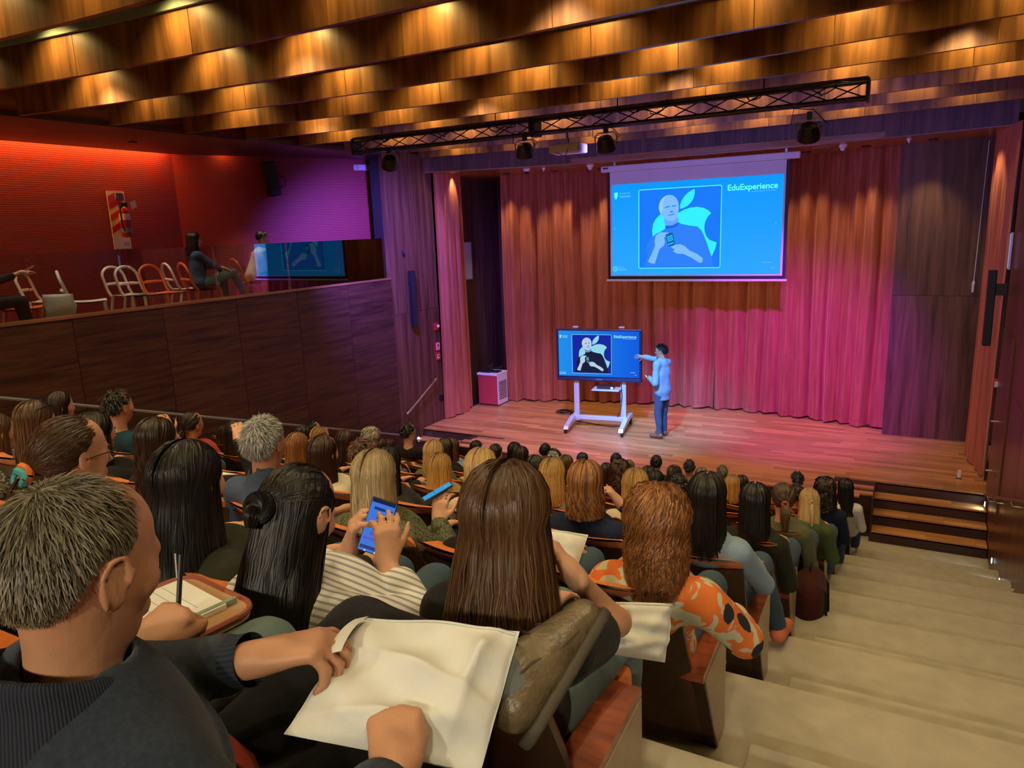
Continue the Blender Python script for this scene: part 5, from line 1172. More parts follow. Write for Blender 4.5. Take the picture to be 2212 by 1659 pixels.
aud(3, -7.29, 1.21, 'listener with black hair at the far left, just under the handrail', sh('black'), 'black', male=True)
aud(4, -.60, 1.18, 'blonde woman with half-up hair and green jacket at the right aisle', dict(style='halfup', col='blond', L=.24, tail=.2, tr=.014, T=(0, -.108, .03)), 'green', hood=True, h=.0165, extras=[ex_tie((0, -.118, .03), .013, plain('tie_beige', (.5, .3, .15)))])
aud(4, -1.73, 1.15, 'man with cropped black curls in front of the floral blouse', sh('black', ln=.022, lift=.016), 'black', male=True)
aud(4, -2.31, 1.22, 'woman with curly red-brown hair tied in a loose top knot', cu('redbrown', .2), 'brown', extras=[ex_tie((0, -.09, .09), .03, HAIR['redbrown'], 'top_knot', .018)])
aud(4, -3.23, 1.16, 'listener with black hair in the fifth row, left of the golden bob', lg('black', .2), 'black')
aud(4, -4.34, 1.22, 'listener with a patch of dark hair beside the olive-shirted blonde', lg('darkbrown', .14), 'black')
aud(4, -5.37, 1.24, 'listener with curly grey hair under the end of the left handrail', cu('curlgrey', .06, vol=.16), 'charcoal')
aud(4, -6.44, 1.16, 'listener with brown hair just behind the blonde wearing sunglasses on her head', lg('darkbrown', .18), 'grey')
aud(5, -.68, 1.22, 'woman with a brown ponytail and olive top, sixth row at the right aisle', po('brown', .2, T=(0, -.112, .0), tr=.034), 'sage', h=.0165, extras=[ex_tie((0, -.122, .0), .018, plain('tie_rust', (.35, .08, .03)))])
aud(5, -3.77, 1.21, 'blonde woman in an olive blouse with layered hair, left of centre', lg('blond', .24, wave=.010), 'sage', h=.0165)
aud(5, -4.84, 1.20, 'listener with straight dark brown hair, left, in front of the wood wall', lg('redbrown', .24), 'bwstripe')
aud(5, -5.18, 1.20, 'listener with tied blond hair and sunglasses pushed up, left side', po('golden', .12), 'cream', extras=[ex_glasses(M_CHROME, True)])
aud(5, -5.87, 1.24, 'dark-haired listener only just visible over the grey-haired man in blue', sh('black'), 'black', male=True)
aud(5, -6.58, 1.08, 'dark-haired listener half hidden beside the long wavy brown hair', lg('darkbrown', .2), 'black')
# ---- rows 6 and 7
aud(6, -.71, 1.22, 'woman with long black hair and dark olive jacket, seventh row aisle seat', lg('black', .27, vol=.10), 'darkolive')
aud(6, -1.46, 1.22, 'woman with bright golden blond straight hair, centre right', lg('golden', .27, flare=.18), 'cream')
aud(6, -2.06, 1.22, 'woman with a golden blond bob, centre, next to the long blonde', lg('golden', .2), 'grey')
aud(6, -3.0, 1.14, 'woman with straight honey golden hair and khaki top, left of centre', lg('golden', .3), 'khaki')
aud(6, -3.75, 1.16, 'man with short dark brown hair behind the grey-blonde woman', sh('brown', ln=.035, lift=.02), 'black', male=True)
aud(6, -4.45, 1.15, 'woman with straight ginger-brown hair right of the grey-haired man', lg('ginger', .28), 'black')
aud(6, -5.19, 1.18, 'woman with long wavy brown hair left of the grey-haired man', lg('darkbrown', .3, wave=.018, freq=3), 'black')
aud(6, -5.78, 1.21, 'woman with brown hair and a red top in profile, left side', po('darkbrown', .22, T=(0, -.105, -.03), tr=.035), 'red', skin='b', yaw=4, extras=[ex_glasses(), ex_eyes], h=.013)
aud(7, -.76, 1.27, 'woman with glossy black hair and light blue shirt at the right aisle', lg('black', .27, vol=.11), 'lightblue', hipx=-.03, shoes=plain('sneaker_orange', (.6, .16, .08), rough=.6), legR=((.08, -.10, .53), (.14, .33, .52), (.25, .40, .10), (.27, .56, .05)), armR=((.25, -.22, .68), (.13, .16, .62)))
aud(7, -1.38, 1.25, 'woman with auburn bob and navy top, centre right', lg('auburn', .155, flare=.3, vol=.13, wave=.010, pinch=.1), 'navy', armL=((-.3, -.2, .70), (-.1, .1, .66)), armR=((.30, -.10, .80), (.13, -.24, 1.00), dict(d=(-.5, -.1, .7), n=(.6, .2, .4), curl=(60, 70, 40))))
aud(7, -2.01, 1.25, 'woman with long straight pale blond hair, centre', lg('blond', .34), 'cream')
aud(7, -2.68, 1.18, 'woman with sleek long black hair right of the grey-blonde woman', lg('black', .3), 'charcoal')
aud(7, -3.18, 1.20, 'woman with smooth dark red-brown hair in front of the stripes', lg('redbrown', .27, vol=.05), 'cream')
aud(7, -5.23, 1.33, 'man with dark hair and teal shirt in profile by the left wall', sh('black', ln=.045, lift=.016, vol=.12), 'teal', male=True, skin='b', yaw=3, extras=[ex_eyes], h=.012)
aud(7, -6.03, 1.27, 'dim figure with brown hair at the far left under the handrail', lg('darkbrown', .3), 'brown')
# ---- row 8
aud(8, -1.36, 1.20, 'woman with dark brown hair behind the long brown-haired woman', lg('darkbrown', .32, vol=.06), 'black')
aud(8, -3.32, 1.22, 'woman with long dark hair and glasses, hand at her mouth, left', lg('darkbrown', .28, wave=.012), 'black', yaw=8, armR=((.24, .02, .78), (.10, .04, 1.0)), extras=[ex_glasses()])
aud(8, -3.85, 1.20, 'woman in black with straight dark hair resting her face on her hand', lg('black', .2), 'black', sleeve=0, skin='b', yaw=6, armR=((.26, .12, .70), (.08, .02, .99)), trousers='yellow', extras=[ex_eyes])
aud(8, -4.42, 1.22, 'woman with long brown hair and sunglasses on her head, far left', lg('brown', .30), 'brown', yaw=10, extras=[ex_glasses(M_BLACK, True), ex_eyes])
aud(8, -4.89, 1.10, 'woman in a camouflage blouse cut by the left picture edge', lg('brown', .3), 'camo', skin='a', yaw=4)
# ============================================================= the nearest listeners and what they hold
M_LEATH = plain('olive_leather', (.115, .085, .045), rough=.38, var=.25, vscale=18, bump=.35, bscale=70)
M_PAPER = plain('white_paper', (.80, .80, .74), rough=.8)
def nonwoven():
    m = plain('nonwoven_white', (.66, .67, .63), rough=.75, var=.03, vscale=30, bump=.15, bscale=500); b = m.node_tree.nodes['Principled BSDF']; b.inputs['Subsurface Weight'].default_value = .1; b.inputs['Subsurface Scale'].default_value = .02; return m
M_BAG = nonwoven()
aud(8, -.69, 1.21, 'woman in an orange floral blouse with curly auburn hair, right aisle', cu('auburn', .24, n=4200, wave=.013, vol=.26, flare=.36, pinch=.34, w=.0024), 'floral', skin='a', h=.0115, yaw=14, sw=.165, fit=.02, sleeve=.55, wob=.006, hipx=-.1,
    armR=((.285, -.30, .69), (.15, .04, .61)), armL=((-.25, -.25, .72), (-.16, .14, .66)), extras=[ex_band(plain('tortoise', (.05, .02, .01), rough=.2), 'sunglasses', y=.035, r=.006)])
aud(8, -2.54, 1.29, 'man with short silver-grey hair in a blue polo shirt, left of centre', sh('grey', ln=.028, lift=.014, hl=0, n=6000, w=.0022), 'polo', male=True, skin='b', h=.0115, yaw=12, sleeve=0, sw=.195, fit=.016, collar=True, girth=1.12, wob=.005)
aud(8, -1.91, 1.21, 'woman with long ash-blond hair and a printed olive top, holding up a phone', lg('ash', .27, vol=.10, flare=.24, n=3600, w=.0028), 'script', h=.0112, yaw=12, fit=.016,
    armR=((.245, -.20, .70), (.115, -.10, .80), dict(d=(-.10, .35, .9), n=(.2, -.9, .3), curl=(30, 40, 25), thumb=(40, 15))))
aud(9, -2.24, 1.24, 'woman with glasses and a low ponytail in a colourful scrunchie, left', po('brown', .26, T=(-.02, -.118, -.035), tr=.032, n=5000, w=.0022), 'white', h=.0105, yaw=-2, skin='a', pitch=-6, extras=[ex_glasses(plain('glasses_brown', (.05, .025, .015), rough=.2)), ex_eyes,
    ex_tie((-.02, -.130, -.035), .026, plain('scrunchie_orange', (.75, .2, .04), rough=.6), 'scrunchie', .014), ex_tie((-.02, -.143, -.045), .026, plain('scrunchie_aqua', (.06, .42, .45), rough=.6), 'scrunchie', .012)])
aud(9, -1.71, 1.22, 'woman with very long glossy black hair and dark olive shirt, front left', lg('black', .34, vol=.08, flare=.42, pinch=.05, n=3600, w=.0028, wave=.004, back=.05), 'darkolive', h=.0118, yaw=10, fit=.018, sw=.165)
aud(9, -1.27, 1.21, 'woman with a black half-up bun and striped shirt looking at her phone', dict(style='halfup', col='black', L=.30, tail=.05, tr=.024, T=(-.012, -.106, .018), flare=.2, n=4600, w=.0026, name='bunhalf', back=.03, vol=.06), 'stripe', h=.0088, yaw=6, pitch=-22, sleeve=.55, fit=.018, wob=.006,
    armR=((.215, -.24, .79), (.078, -.185, .885), dict(d=(-.10, .25, .95), n=(.75, -.6, .15), sc=.9, curl=(30, 40, 25), thumb=(35, 10))),
    armL=((-.26, -.22, .76), (-.075, -.165, .875), dict(d=(.15, .15, .95), n=(-.7, -.65, .1), sc=.9, curl=(35, 45, 25), thumb=(35, 10))),
    extras=[ex_tie((-.078, -.0, -.052), .010, M_CHROME, 'earring', .0012)])
aud(9, -.70, 1.28, 'woman with long straight brown hair and black T-shirt, centre front', lg('brown', .35, vol=.13, flare=.55, pinch=.12, n=5400, w=.0025, back=.02, clump=.35, tip=.4), 'black', h=.0112, yaw=8, sleeve=0, fit=.014, sw=.152, hipx=-.16, body=-8, trousers='palejeans',
    slu=.5, armR=((.115, -.04, .775), (.075, -.21, .975), dict(d=(-.5, .05, .55), n=(.5, .3, .5), curl=(65, 75, 40), sc=.9)), legR=((-.06, -.10, .52), (.005, .30, .545), (-.03, .38, .10), (-.03, .52, .04)))
# ---- phones
def phone(label, c, up, right, w_, h_, scr, ui):
    up = np.array(up, float); up /= np.linalg.norm(up); right = np.array(right, float); right -= up * (right @ up); right /= np.linalg.norm(right); nn = np.cross(right, up)
    M = Matrix((list(right) + [c[0]], list(up) + [c[1]], list(nn) + [c[2]], [0, 0, 0, 1])) ; M = Matrix(((right[0], up[0], nn[0], c[0]), (right[1], up[1], nn[1], c[1]), (right[2], up[2], nn[2], c[2]), (0, 0, 0, 1)))
    t = thing('phone', label, 'phone', c); place(MB().box((0, 0, -.003), (w_, h_, .009), bev=.004), M).build('case', plain('phone_case', (.03, .03, .035), rough=.3), t)
    sn = place(MB().box((0, 0, .0022), (w_ * .93, h_ * .95, .0008)), M).build('screen', emis(scr[0], srgb(*scr[1]), .8), t)
    for u, v, a, b, col in ui: place(MB().box((u * w_, v * h_, .0030), (a * w_, b * h_, .0006)), M).build('screen_item', emis('ui_%d_%d_%d' % col, srgb(*col), .8), sn)
    return t
P9 = np.array((-1.27, row_y(9), row_z(9)))
phone('upright phone with a chat open, held by the woman with the bun', tuple(P9 + (.012, -.135, .955)), (.22, .30, .93), (.90, .42, -.1), .075, .158, ('chat_blue', (70, 130, 235)),
      [(0, .45, .9, .06, (25, 35, 80)), (.05, .32, .7, .05, (30, 60, 120)), (.15, .18, .55, .05, (120, 90, 200)), (-.12, .02, .35, .12, (90, 170, 235)), (-.12, .02, .16, .08, (40, 60, 80)), (.1, -.14, .6, .05, (120, 80, 200)), (0, -.24, .8, .04, (110, 90, 210)), (0, -.40, .85, .06, (50, 70, 130)), (-.2, -.46, .06, .03, (230, 235, 255)), (.2, -.46, .06, .03, (230, 235, 255))])
P8 = np.array((-1.91, row_y(8), row_z(8)))
phone('tilted phone with a bright blue screen, held by the ash-blond woman', tuple(P8 + (.075, -.04, .925)), (.55, .62, .35), (.78, -.35, .25), .078, .15, ('phone_sky', (60, 170, 235)), [(-.1, -.1, .06, .03, (30, 90, 140)), (.0, -.1, .06, .03, (30, 90, 140)), (.1, -.1, .06, .03, (30, 90, 140)), (.05, .3, .5, .03, (110, 200, 250))])
phone('small lit phone in the lap of the blonde in olive', (-3.35, row_y(5) + .12, row_z(5) + .66), (.1, .9, .45), (1, 0, 0), .075, .15, ('phone_sky', (60, 170, 235)), [(0, .3, .5, .03, (110, 200, 250))])
# ---- grey-haired man in the navy fleece, nearest to the viewer
OG = np.array((-.97, row_y(10), row_z(10)))
def fleece(name, c):
    m = plain(name, c, rough=.95, var=.22, vscale=120, bump=.35, bscale=700, sheen=.15, spec=.1); return m
CLOTH['fleece'] = fleece('navy_fleece', (.026, .036, .054))
def ribbed():
    m, nt, b = _new('ribbed_knit'); b.inputs['Roughness'].default_value = .95; tc = N(nt, 'ShaderNodeTexCoord'); sx = N(nt, 'ShaderNodeSeparateXYZ'); nt.links.new(tc.outputs['Object'], sx.inputs[0])
    at = N(nt, 'ShaderNodeAttribute'); at.attribute_name = 'rib'; pp = N(nt, 'ShaderNodeMath', operation='PINGPONG'); pp.inputs[1].default_value = .5; nt.links.new(at.outputs['Fac'], pp.inputs[0])
    mx = N(nt, 'ShaderNodeMix', data_type='RGBA'); mx.inputs['A'].default_value = (.012, .018, .036, 1); mx.inputs['B'].default_value = (.03, .042, .068, 1); nt.links.new(pp.outputs[0], mx.inputs['Factor']); nt.links.new(mx.outputs['Result'], b.inputs['Base Color'])
    bp = N(nt, 'ShaderNodeBump'); bp.inputs['Distance'].default_value = .004; bp.inputs['Strength'].default_value = .8; nt.links.new(pp.outputs[0], bp.inputs['Height']); nt.links.new(bp.outputs[0], b.inputs['Normal']); return m
M_RIB = ribbed()
def rib_tube(name, t, pts, rad, nrib, n=48, sq=1.0):
    mb = MB(); mb.tube(pts, rad, n, caps=False); k = len(pts); V = np.array(mb.V); o = np_mesh(name, V, np.array(mb.F), M_RIB, t, dict(rib=np.tile(np.arange(n) * (nrib / n), k))); return o
def grey_extras(t, J):
    # ribbed collar folded round the neck, cuffs, blue T-shirt neck, rust lining edge, zip
    nb = J.NB; f = Field(); f.cap(nb - (0, .015, .04), nb + (0, -.02, .075), .126, .096, .02); f.cap(nb + (0, -.01, -.03), nb + (0, -.012, .16), .080, .083, .006, op='s'); f.cut(nb + (0, .0, .072), (0, .40, 1))
    V, F = f.mesh(.006); a = np.arctan2(V[:, 0] - nb[0], V[:, 1] - nb[1]); np_mesh('collar', V, F, M_RIB, t, dict(rib=a * 26))
    f = Field(); f.cap(nb - (0, 0, .03), nb + (0, .0, .018), .095, .084, .02); f.cap(nb + (0, 0, -.06), nb + (0, 0, .12), .070, .072, .004, op='s'); f.cut(nb + (0, .0, .062), (0, .2, 1)); V, F = f.mesh(.006); np_mesh('tshirt_neck', V, F, plain('royal_blue', (.02, .03, .30), rough=.8), t)
    for s in (-1, 1):
        el, wr, h = J.arm[s]; rib_tube('cuff', t, [lerp(el, wr, q) for q in (.76, .80, .9, .955)], [.046, .044, .040, .041], 30)
    z0 = J.NB + np.array((.03, .085, -.03)); pts = [J.NB + np.array(p) for p in ((.10, .03, -.02), (.135, .085, -.07), (.15, .13, -.15), (.15, .15, -.24), (.14, .14, -.33))]
    MB().tube(pts, .006, 6).build('zip', M_BLACK, t, smooth=True)
    V = []; 
    for i, p in enumerate(pts): V += [p + np.array((.004, .006, 0)), p + np.array((-.03, .045, -.01))]
    V2 = V + [v + np.array((0, .006, -.006)) for v in V]; n_ = len(V); F = []
    for i in range(len(pts) - 1): a = 2 * i; F += [(a, a + 1, a + 3, a + 2), (n_ + a, n_ + a + 2, n_ + a + 3, n_ + a + 1)]
    mesh_obj('lining', V2, F, plain('rust_lining', (.30, .035, .018), rough=.85), t, smooth=True)
    # crossed-over shoe
    an = J.leg[-1][2]; tt = J.leg[-1][3]; d = tt - an; d /= np.linalg.norm(d)
SHOE_T = np.array((.515, .565, .715)); SHOE_H = np.array((.475, .315, .600)); ANK = np.array((.405, .345, .672))
_ax = SHOE_T - SHOE_H; _ax /= np.linalg.norm(_ax); _out = np.array((.85, .22, -.47)); _out -= _ax * (_out @ _ax); _out /= np.linalg.norm(_out)
man = person(dict(top=(.012, -.065, 1.112), label='grey-haired man in a navy fleece jacket, nearest to the viewer', male=True, skin='b', h=.0075, yaw=4, pitch=-14, body=-6, hip=(0, -.16, .53), shirt='fleece', trousers='black', sw=.185, girth=1.15, fit=.024, sleeve=.80, wob=.004, th=1.6, ch=1.2, hs=1.02, hem=.10, seed=3,
    hair=dict(style='short', col='greybrown', ln=.026, lift=.0012, n=18000, w=.0015, vol=.020, jit=.22, seed=5),
    armL=((-.22, .02, .68), (.130, .095, .785), dict(d=(.72, .62, .10), n=(-.15, -.1, 1), curls=((38, 42, 25), (52, 50, 30), (58, 50, 30), (62, 50, 30)), thumb=(38, 12), k=.004)),
    armR=((.40, -.10, .60), (.395, .075, .690), dict(d=(-.50, .70, .30), n=(.25, -.25, 1), curl=(72, 85, 45), thumb=(18, 30), spread=2, k=.004)),
    legL=((-.03, -.10, .46), (.07, .385, .650), tuple(ANK), tuple(SHOE_H + _ax * .14 - _out * .036)), legR=((.10, -.10, .50), (.26, .36, .51), (.22, .42, .10), (.23, .58, .04)), extras=[grey_extras]), tuple(OG))
# his shoe: upper, sole, laces
def big_shoe(t):
    ax = SHOE_T - SHOE_H; L = np.linalg.norm(ax); ax /= L; out = np.array((.85, .22, -.47)); out -= ax * (out @ ax); out /= np.linalg.norm(out); up = -out; sd = np.cross(ax, up)      # sole faces out
    T = lambda a, b, c: SHOE_H + ax * a + up * b + sd * c
    f = Field(); f.cap(T(.03, .045, 0), T(.12, .042, 0), .040, .041, .02); f.cap(T(.12, .042, 0), T(.235, .026, .004), .042, .034, .03); f.cap(T(.04, .05, 0), T(.05, .105, 0), .040, .040, .025); f.cap(T(.06, .09, 0), T(.18, .04, 0), .036, .03, .03)
    f.cap(T(.045, .10, 0), T(.05, .17, 0), .030, .034, .004, op='s'); f.cut(T(0, .002, 0), tuple(-up)); V, F = f.mesh(.0055, .0012, 4); o = np_mesh('shoe', V, F, M_LEATH, t)
    seam = MB()
    for sd_ in (-1, 1): seam.tube([T(-.006, .06, sd_ * .034), T(.04, .075, sd_ * .0465), T(.09, .062, sd_ * .0475), T(.14, .035, sd_ * .0475), T(.19, .024, sd_ * .0445)], .0022, 5)
    seam.tube([T(.155, .066, -.030), T(.170, .072, 0), T(.155, .066, .030)], .0018, 5); seam.tube([T(.012, .10, -.036), T(-.002, .10, 0), T(.012, .10, .036)], .004, 6); seam.build('seam', plain('seam_olive', (.07, .05, .028), rough=.6), o)
    f = Field(); f.cap(T(.03, .0, 0), T(.12, .0, 0), .043, .044, .02); f.cap(T(.12, 0, 0), T(.235, 0, .004), .044, .040, .02); f.cut(T(0, .008, 0), tuple(up)); f.cut(T(0, -.012, 0), tuple(-up)); V, F = f.mesh(.005); np_mesh('sole', V, F, plain('shoe_sole', (.055, .045, .03), rough=.7), o)
    mb = MB()
    for k in range(4): a = .075 + .03 * k; b = .134 - .0155 * k; mb.tube([T(a, b - .020, -.031), T(a + .004, b - .002, -.014), T(a + .006, b + .002, 0), T(a + .004, b - .002, .014), T(a, b - .020, .031)], .0036, 6)
    mb.tube([T(.075, .136, -.01), T(.07, .140, -.035), T(.055, .125, -.055)], .0034, 6); mb.tube([T(.075, .136, .01), T(.08, .142, .03), T(.07, .130, .052)], .0034, 6); mb.build('shoelace', plain('lace_dark', (.02, .013, .01), rough=.8), o)
    MB().lathe([(.006, 0), (.006, .004)], T(.078, .126, .026), n=10).build('eyelet', M_CHROME, o)
    f = Field(); f.cap(tuple(lerp((.07, .385, .650), ANK, .80)), tuple(ANK), .056, .050, .01); f.cap(tuple(ANK), T(.055, .05, 0), .050, .044, .01); V, F = f.mesh(.007, .001, 2); np_mesh('sock', V, F, cloth('greysock', (.15, .17, .16)), t)
big_shoe(man)
# ---- the white bag on his lap
def pillow(name, label, cat, corners, thick, seed, wr=.010, nu=46, nv=40, m=None, org=None, puff=1.0, handle=None):
    tl, tr_, bl, br = [np.array(c, float) for c in corners]; nrm = np.cross(tr_ - bl, tl - br); nrm /= np.linalg.norm(nrm)
    if nrm[2] < 0: nrm = -nrm
    r = np.random.default_rng(seed); K = [(r.normal(size=2) * 9, r.random() * 6.28, r.uniform(.4, 1)) for _ in range(7)]; cr = [(r.random(2), r.normal(size=2)) for _ in range(5)]
    def sfc(u, v, s):
        p = (tl * (1 - u) + tr_ * u) * (1 - v) + (bl * (1 - u) + br * u) * v; e = (np.clip(4 * u * (1 - u), 0, 1) * np.clip(4 * v * (1 - v), 0, 1)) ** .42
        w_ = sum(a * math.sin(k[0] * u + k[1] * v + ph) for k, ph, a in K) * wr * .4
        for c, d in cr:
            d = d / np.linalg.norm(d); dist = (u - c[0]) * d[1] - (v - c[1]) * d[0]; w_ += wr * 1.5 * math.exp(-abs(dist) * 16) * math.exp(-2 * ((u - c[0]) ** 2 + (v - c[1]) ** 2) * 3)
        return p + nrm * ((thick * .5 * e * puff + w_ * min(1, e + .3)) if s > 0 else (-thick * .5 * e + w_ * (1 - min(1, e * 2))))
    c = (tl + tr_ + bl + br) / 4; t = thing(name, label, cat, tuple(c)); mb = MB()
    mb.grid(lambda u, v: tuple(sfc(u, v, 1)), nu, nv); mb.grid(lambda u, v: tuple(sfc(u, v, -1)), nu, nv); o = mb.build('bag_body', m or M_BAG, t, smooth=False); o.data.shade_smooth()
    # stitched hem along the mouth and a folded handle strip
    mb = MB(); mb.tube([tuple(sfc(u, .03, 1) + nrm * .001) for u in np.linspace(.02, .98, 30)], .0022, 5); mb.build('hem', m or M_BAG, t)
    if handle:
        mb = MB(); mb.grid(lambda u, v: tuple(np.array(handle[0]) * (1 - u) ** 2 + 2 * u * (1 - u) * np.array(handle[1]) + u * u * np.array(handle[2]) + np.array((.02, .012, .004)) * (v - .5)), 14, 2); mb.build('handle', m or M_BAG, t, smooth=True)
    return t
g_ = lambda *p: tuple(OG + np.array(p))
pillow('white_bag', 'crumpled white fabric bag lying on the lap of the man in the fleece', 'bag', (g_(.175, .285, .765), g_(.435, .375, .750), g_(.215, .050, .710), g_(.462, .190, .630)), .05, 5, .012, handle=(g_(.185, .27, .775), g_(.20, .21, .795), g_(.225, .155, .785)))
b9 = np.array((-.70, row_y(9), row_z(9)))
pillow('white_bag', 'white bag standing by the right elbow of the brown-haired woman', 'bag', (b9 + (.02, .06, .76), b9 + (.20, .16, .745), b9 + (.03, -.02, .66), b9 + (.20, .10, .60)), .05, 9, .010, 24, 20)
pillow('white_bag', 'white bag with a red mark behind the striped shirt', 'bag', ((-1.30, 2.46, 3.60), (-1.06, 2.52, 3.58), (-1.30, 2.36, 3.44), (-1.08, 2.40, 3.42)), .05, 12, .008, 20, 16)
t = thing('paper_sheet', 'white printed sheet on the lap beside the ash-blond woman', 'paper', (-1.55, 2.72, 3.33)); mesh_obj('sheet', [(-1.64, 2.62, 3.36), (-1.47, 2.66, 3.34), (-1.50, 2.86, 3.38), (-1.66, 2.82, 3.40)], [(0, 1, 2, 3)], M_PAPER, t); MB().box((-1.53, 2.72, 3.365), (.05, .012, .002), rot=(R(10), 0, R(15))).build('print_mark', M_BLACK, t)
for (p, q, lb) in (((-3.1, row_y(8) + .12, row_z(8) + .63), 0, 'white papers on the lap beside the woman with glasses, left'), ((-1.98, row_y(9) + .15, row_z(9) + .62), 1, 'white papers on the lap of the long black-haired woman'), ((-3.55, row_y(8) + .16, row_z(8) + .63), 1, 'white papers on the lap of the woman resting her face')):
    t = thing('paper_sheet', lb, 'paper', p); MB().box(p, (.22, .29, .004), rot=(R(14), R(4 * q), R(12))).build('sheet', M_PAPER, t); MB().box((p[0] + .02, p[1] - .01, p[2] + .004), (.21, .28, .003), rot=(R(14), R(4 * q), R(20))).build('sheet', M_PAPER, t)
# ---- the writing neighbour with a tablet arm
ON = np.array((-1.50, row_y(10), row_z(10)))
loc = lambda w: tuple(np.array(w) - ON)
nb = person(dict(top=(-.02, -.08, .985), label='man beside the fleece jacket, writing in a notebook on his tablet arm', male=True, skin='b', h=.0100, yaw=5, pitch=-25, hip=(0, -.2, .50), shirt='charcoal', sleeve=0, trousers='palejeans', seed=9, hair=dict(style='short', col='darkbrown', seed=4),
    armR=((.20, -.16, .60), loc((-1.185, .700, 4.088)), dict(d=(.12, .85, .25), n=(.25, -.35, 1), curl=(62, 70, 40), thumb=(25, 25), spread=3, k=.004)), legR=((.09, -.12, .50), (.415, .31, .600), (.40, .42, .1), (.41, .58, .04))), tuple(ON))
tb = thing('tablet_arm', 'beige folding writing tablet with rounded corners in front of the writing man', 'writing tablet', (-1.17, .85, 4.04))
def slab(cx, cy, z, w_, d_, th, rad, rz, tilt=0):
    pts = []
    for sx, sy, a in ((1, 1, 0), (-1, 1, 90), (-1, -1, 180), (1, -1, 270)):
        for q in range(7): b = R(a + 15 * q); pts.append((sx * (w_ / 2 - rad) + rad * math.cos(b), sy * (d_ / 2 - rad) + rad * math.sin(b)))
    M = Matrix.Rotation(rz, 3, 'Z') @ Matrix.Rotation(tilt, 3, 'X'); return MB().prism(pts, 2, -th / 2, th / 2, M=M, c=(cx, cy, z))
slab(-1.185, .835, 4.050, .27, .34, .016, .05, R(-8)).build('board', plain('tablet_beige', (.46, .27, .13), rough=.35), tb)
pts = []
mb = MB()
rimp = []
for sx, sy, a in ((1, 1, 0), (-1, 1, 90), (-1, -1, 180), (1, -1, 270)):
    for q in range(7): b = R(a + 15 * q); v = Matrix.Rotation(R(-8), 3, 'Z') @ Vector((sx * (.135 - .05) + .05 * math.cos(b), sy * (.17 - .05) + .05 * math.sin(b), .008)); rimp.append((v.x - 1.185, v.y + .835, v.z + 4.050))
mb.tube(rimp + [rimp[0]], .006, 6, caps=False).build('rim', plain('tablet_rim', (.34, .10, .06), rough=.3), tb, smooth=True)
MB().tube([(-1.12, .93, 4.04), (-1.10, .90, 3.9), (-1.12, .78, 3.78)], .012, 8).build('support', M_ARMW, tb)
nbk = thing('notebook', 'open notebook with a green edge on the writing tablet', 'notebook', (-1.19, .82, 4.06))
slab(-1.20, .835, 4.0635, .19, .27, .010, .006, R(-10)).build('pages', M_PAPER, nbk); slab(-1.112, .85, 4.0645, .012, .26, .010, .003, R(-10)).build('edge_band', plain('notebook_green', (.22, .30, .24), rough=.6), nbk)
for k in range(9): slab(-1.20, .75 + k * .022, 4.069, .15, .0012, .0006, .0004, R(-10)).build('ruled_line', plain('ruling', (.45, .5, .55)), nbk)
for o_ in (tb, nbk): o_.location.x -= .10; o_.location.y -= .05
pn = thing('pen', 'dark pen in the hand of the writing man', 'pen', (-1.19, .8, 4.1)); MB().tube([(-1.205, .800, 4.070), (-1.215, .815, 4.10), (-1.235, .850, 4.19)], [.002, .005, .005], 8).build('barrel', M_BLACK, pn); MB().tube([(-1.228, .83, 4.15), (-1.24, .842, 4.195)], .0025, 5).build('clip', M_CHROME, pn)
# ---- maroon backpack at the aisle end of a row
bp = thing('backpack', 'maroon backpack standing in the aisle beside the olive-jacket row', 'backpack', (-.44, 5.22, row_z(5)))
f = Field(); f.cap((-.46, 5.12, 1.86), (-.46, 5.32, 1.86), .11, .11, .04); f.cap((-.46, 5.12, 2.18), (-.46, 5.30, 2.18), .10, .10, .05); f.ell((-.46, 5.2, 2.02), (.115, .21, .30), .06); V, F = f.mesh(.016, .004, 2)
np_mesh('body', V, F, cloth('maroon', (.055, .012, .010)), bp)
f = Field(); f.ell((-.40, 5.2, 1.92), (.08, .14, .14), .02); V, F = f.mesh(.014); np_mesh('pocket', V, F, CLOTH['maroon'], bp)
for dy in (-.08, .08): MB().tube([(-.46, 5.2 + dy, 2.28), (-.345, 5.2 + dy, 2.2), (-.335, 5.2 + dy, 2.0), (-.36, 5.2 + dy, 1.75), (-.33, 5.17 + dy, 1.70)], .010, 6).build('strap', CLOTH['black'], bp)
MB().tube([(-.46, 5.16, 2.29), (-.46, 5.18, 2.35), (-.46, 5.24, 2.35), (-.46, 5.26, 2.29)], .008, 6).build('handle', CLOTH['black'], bp)
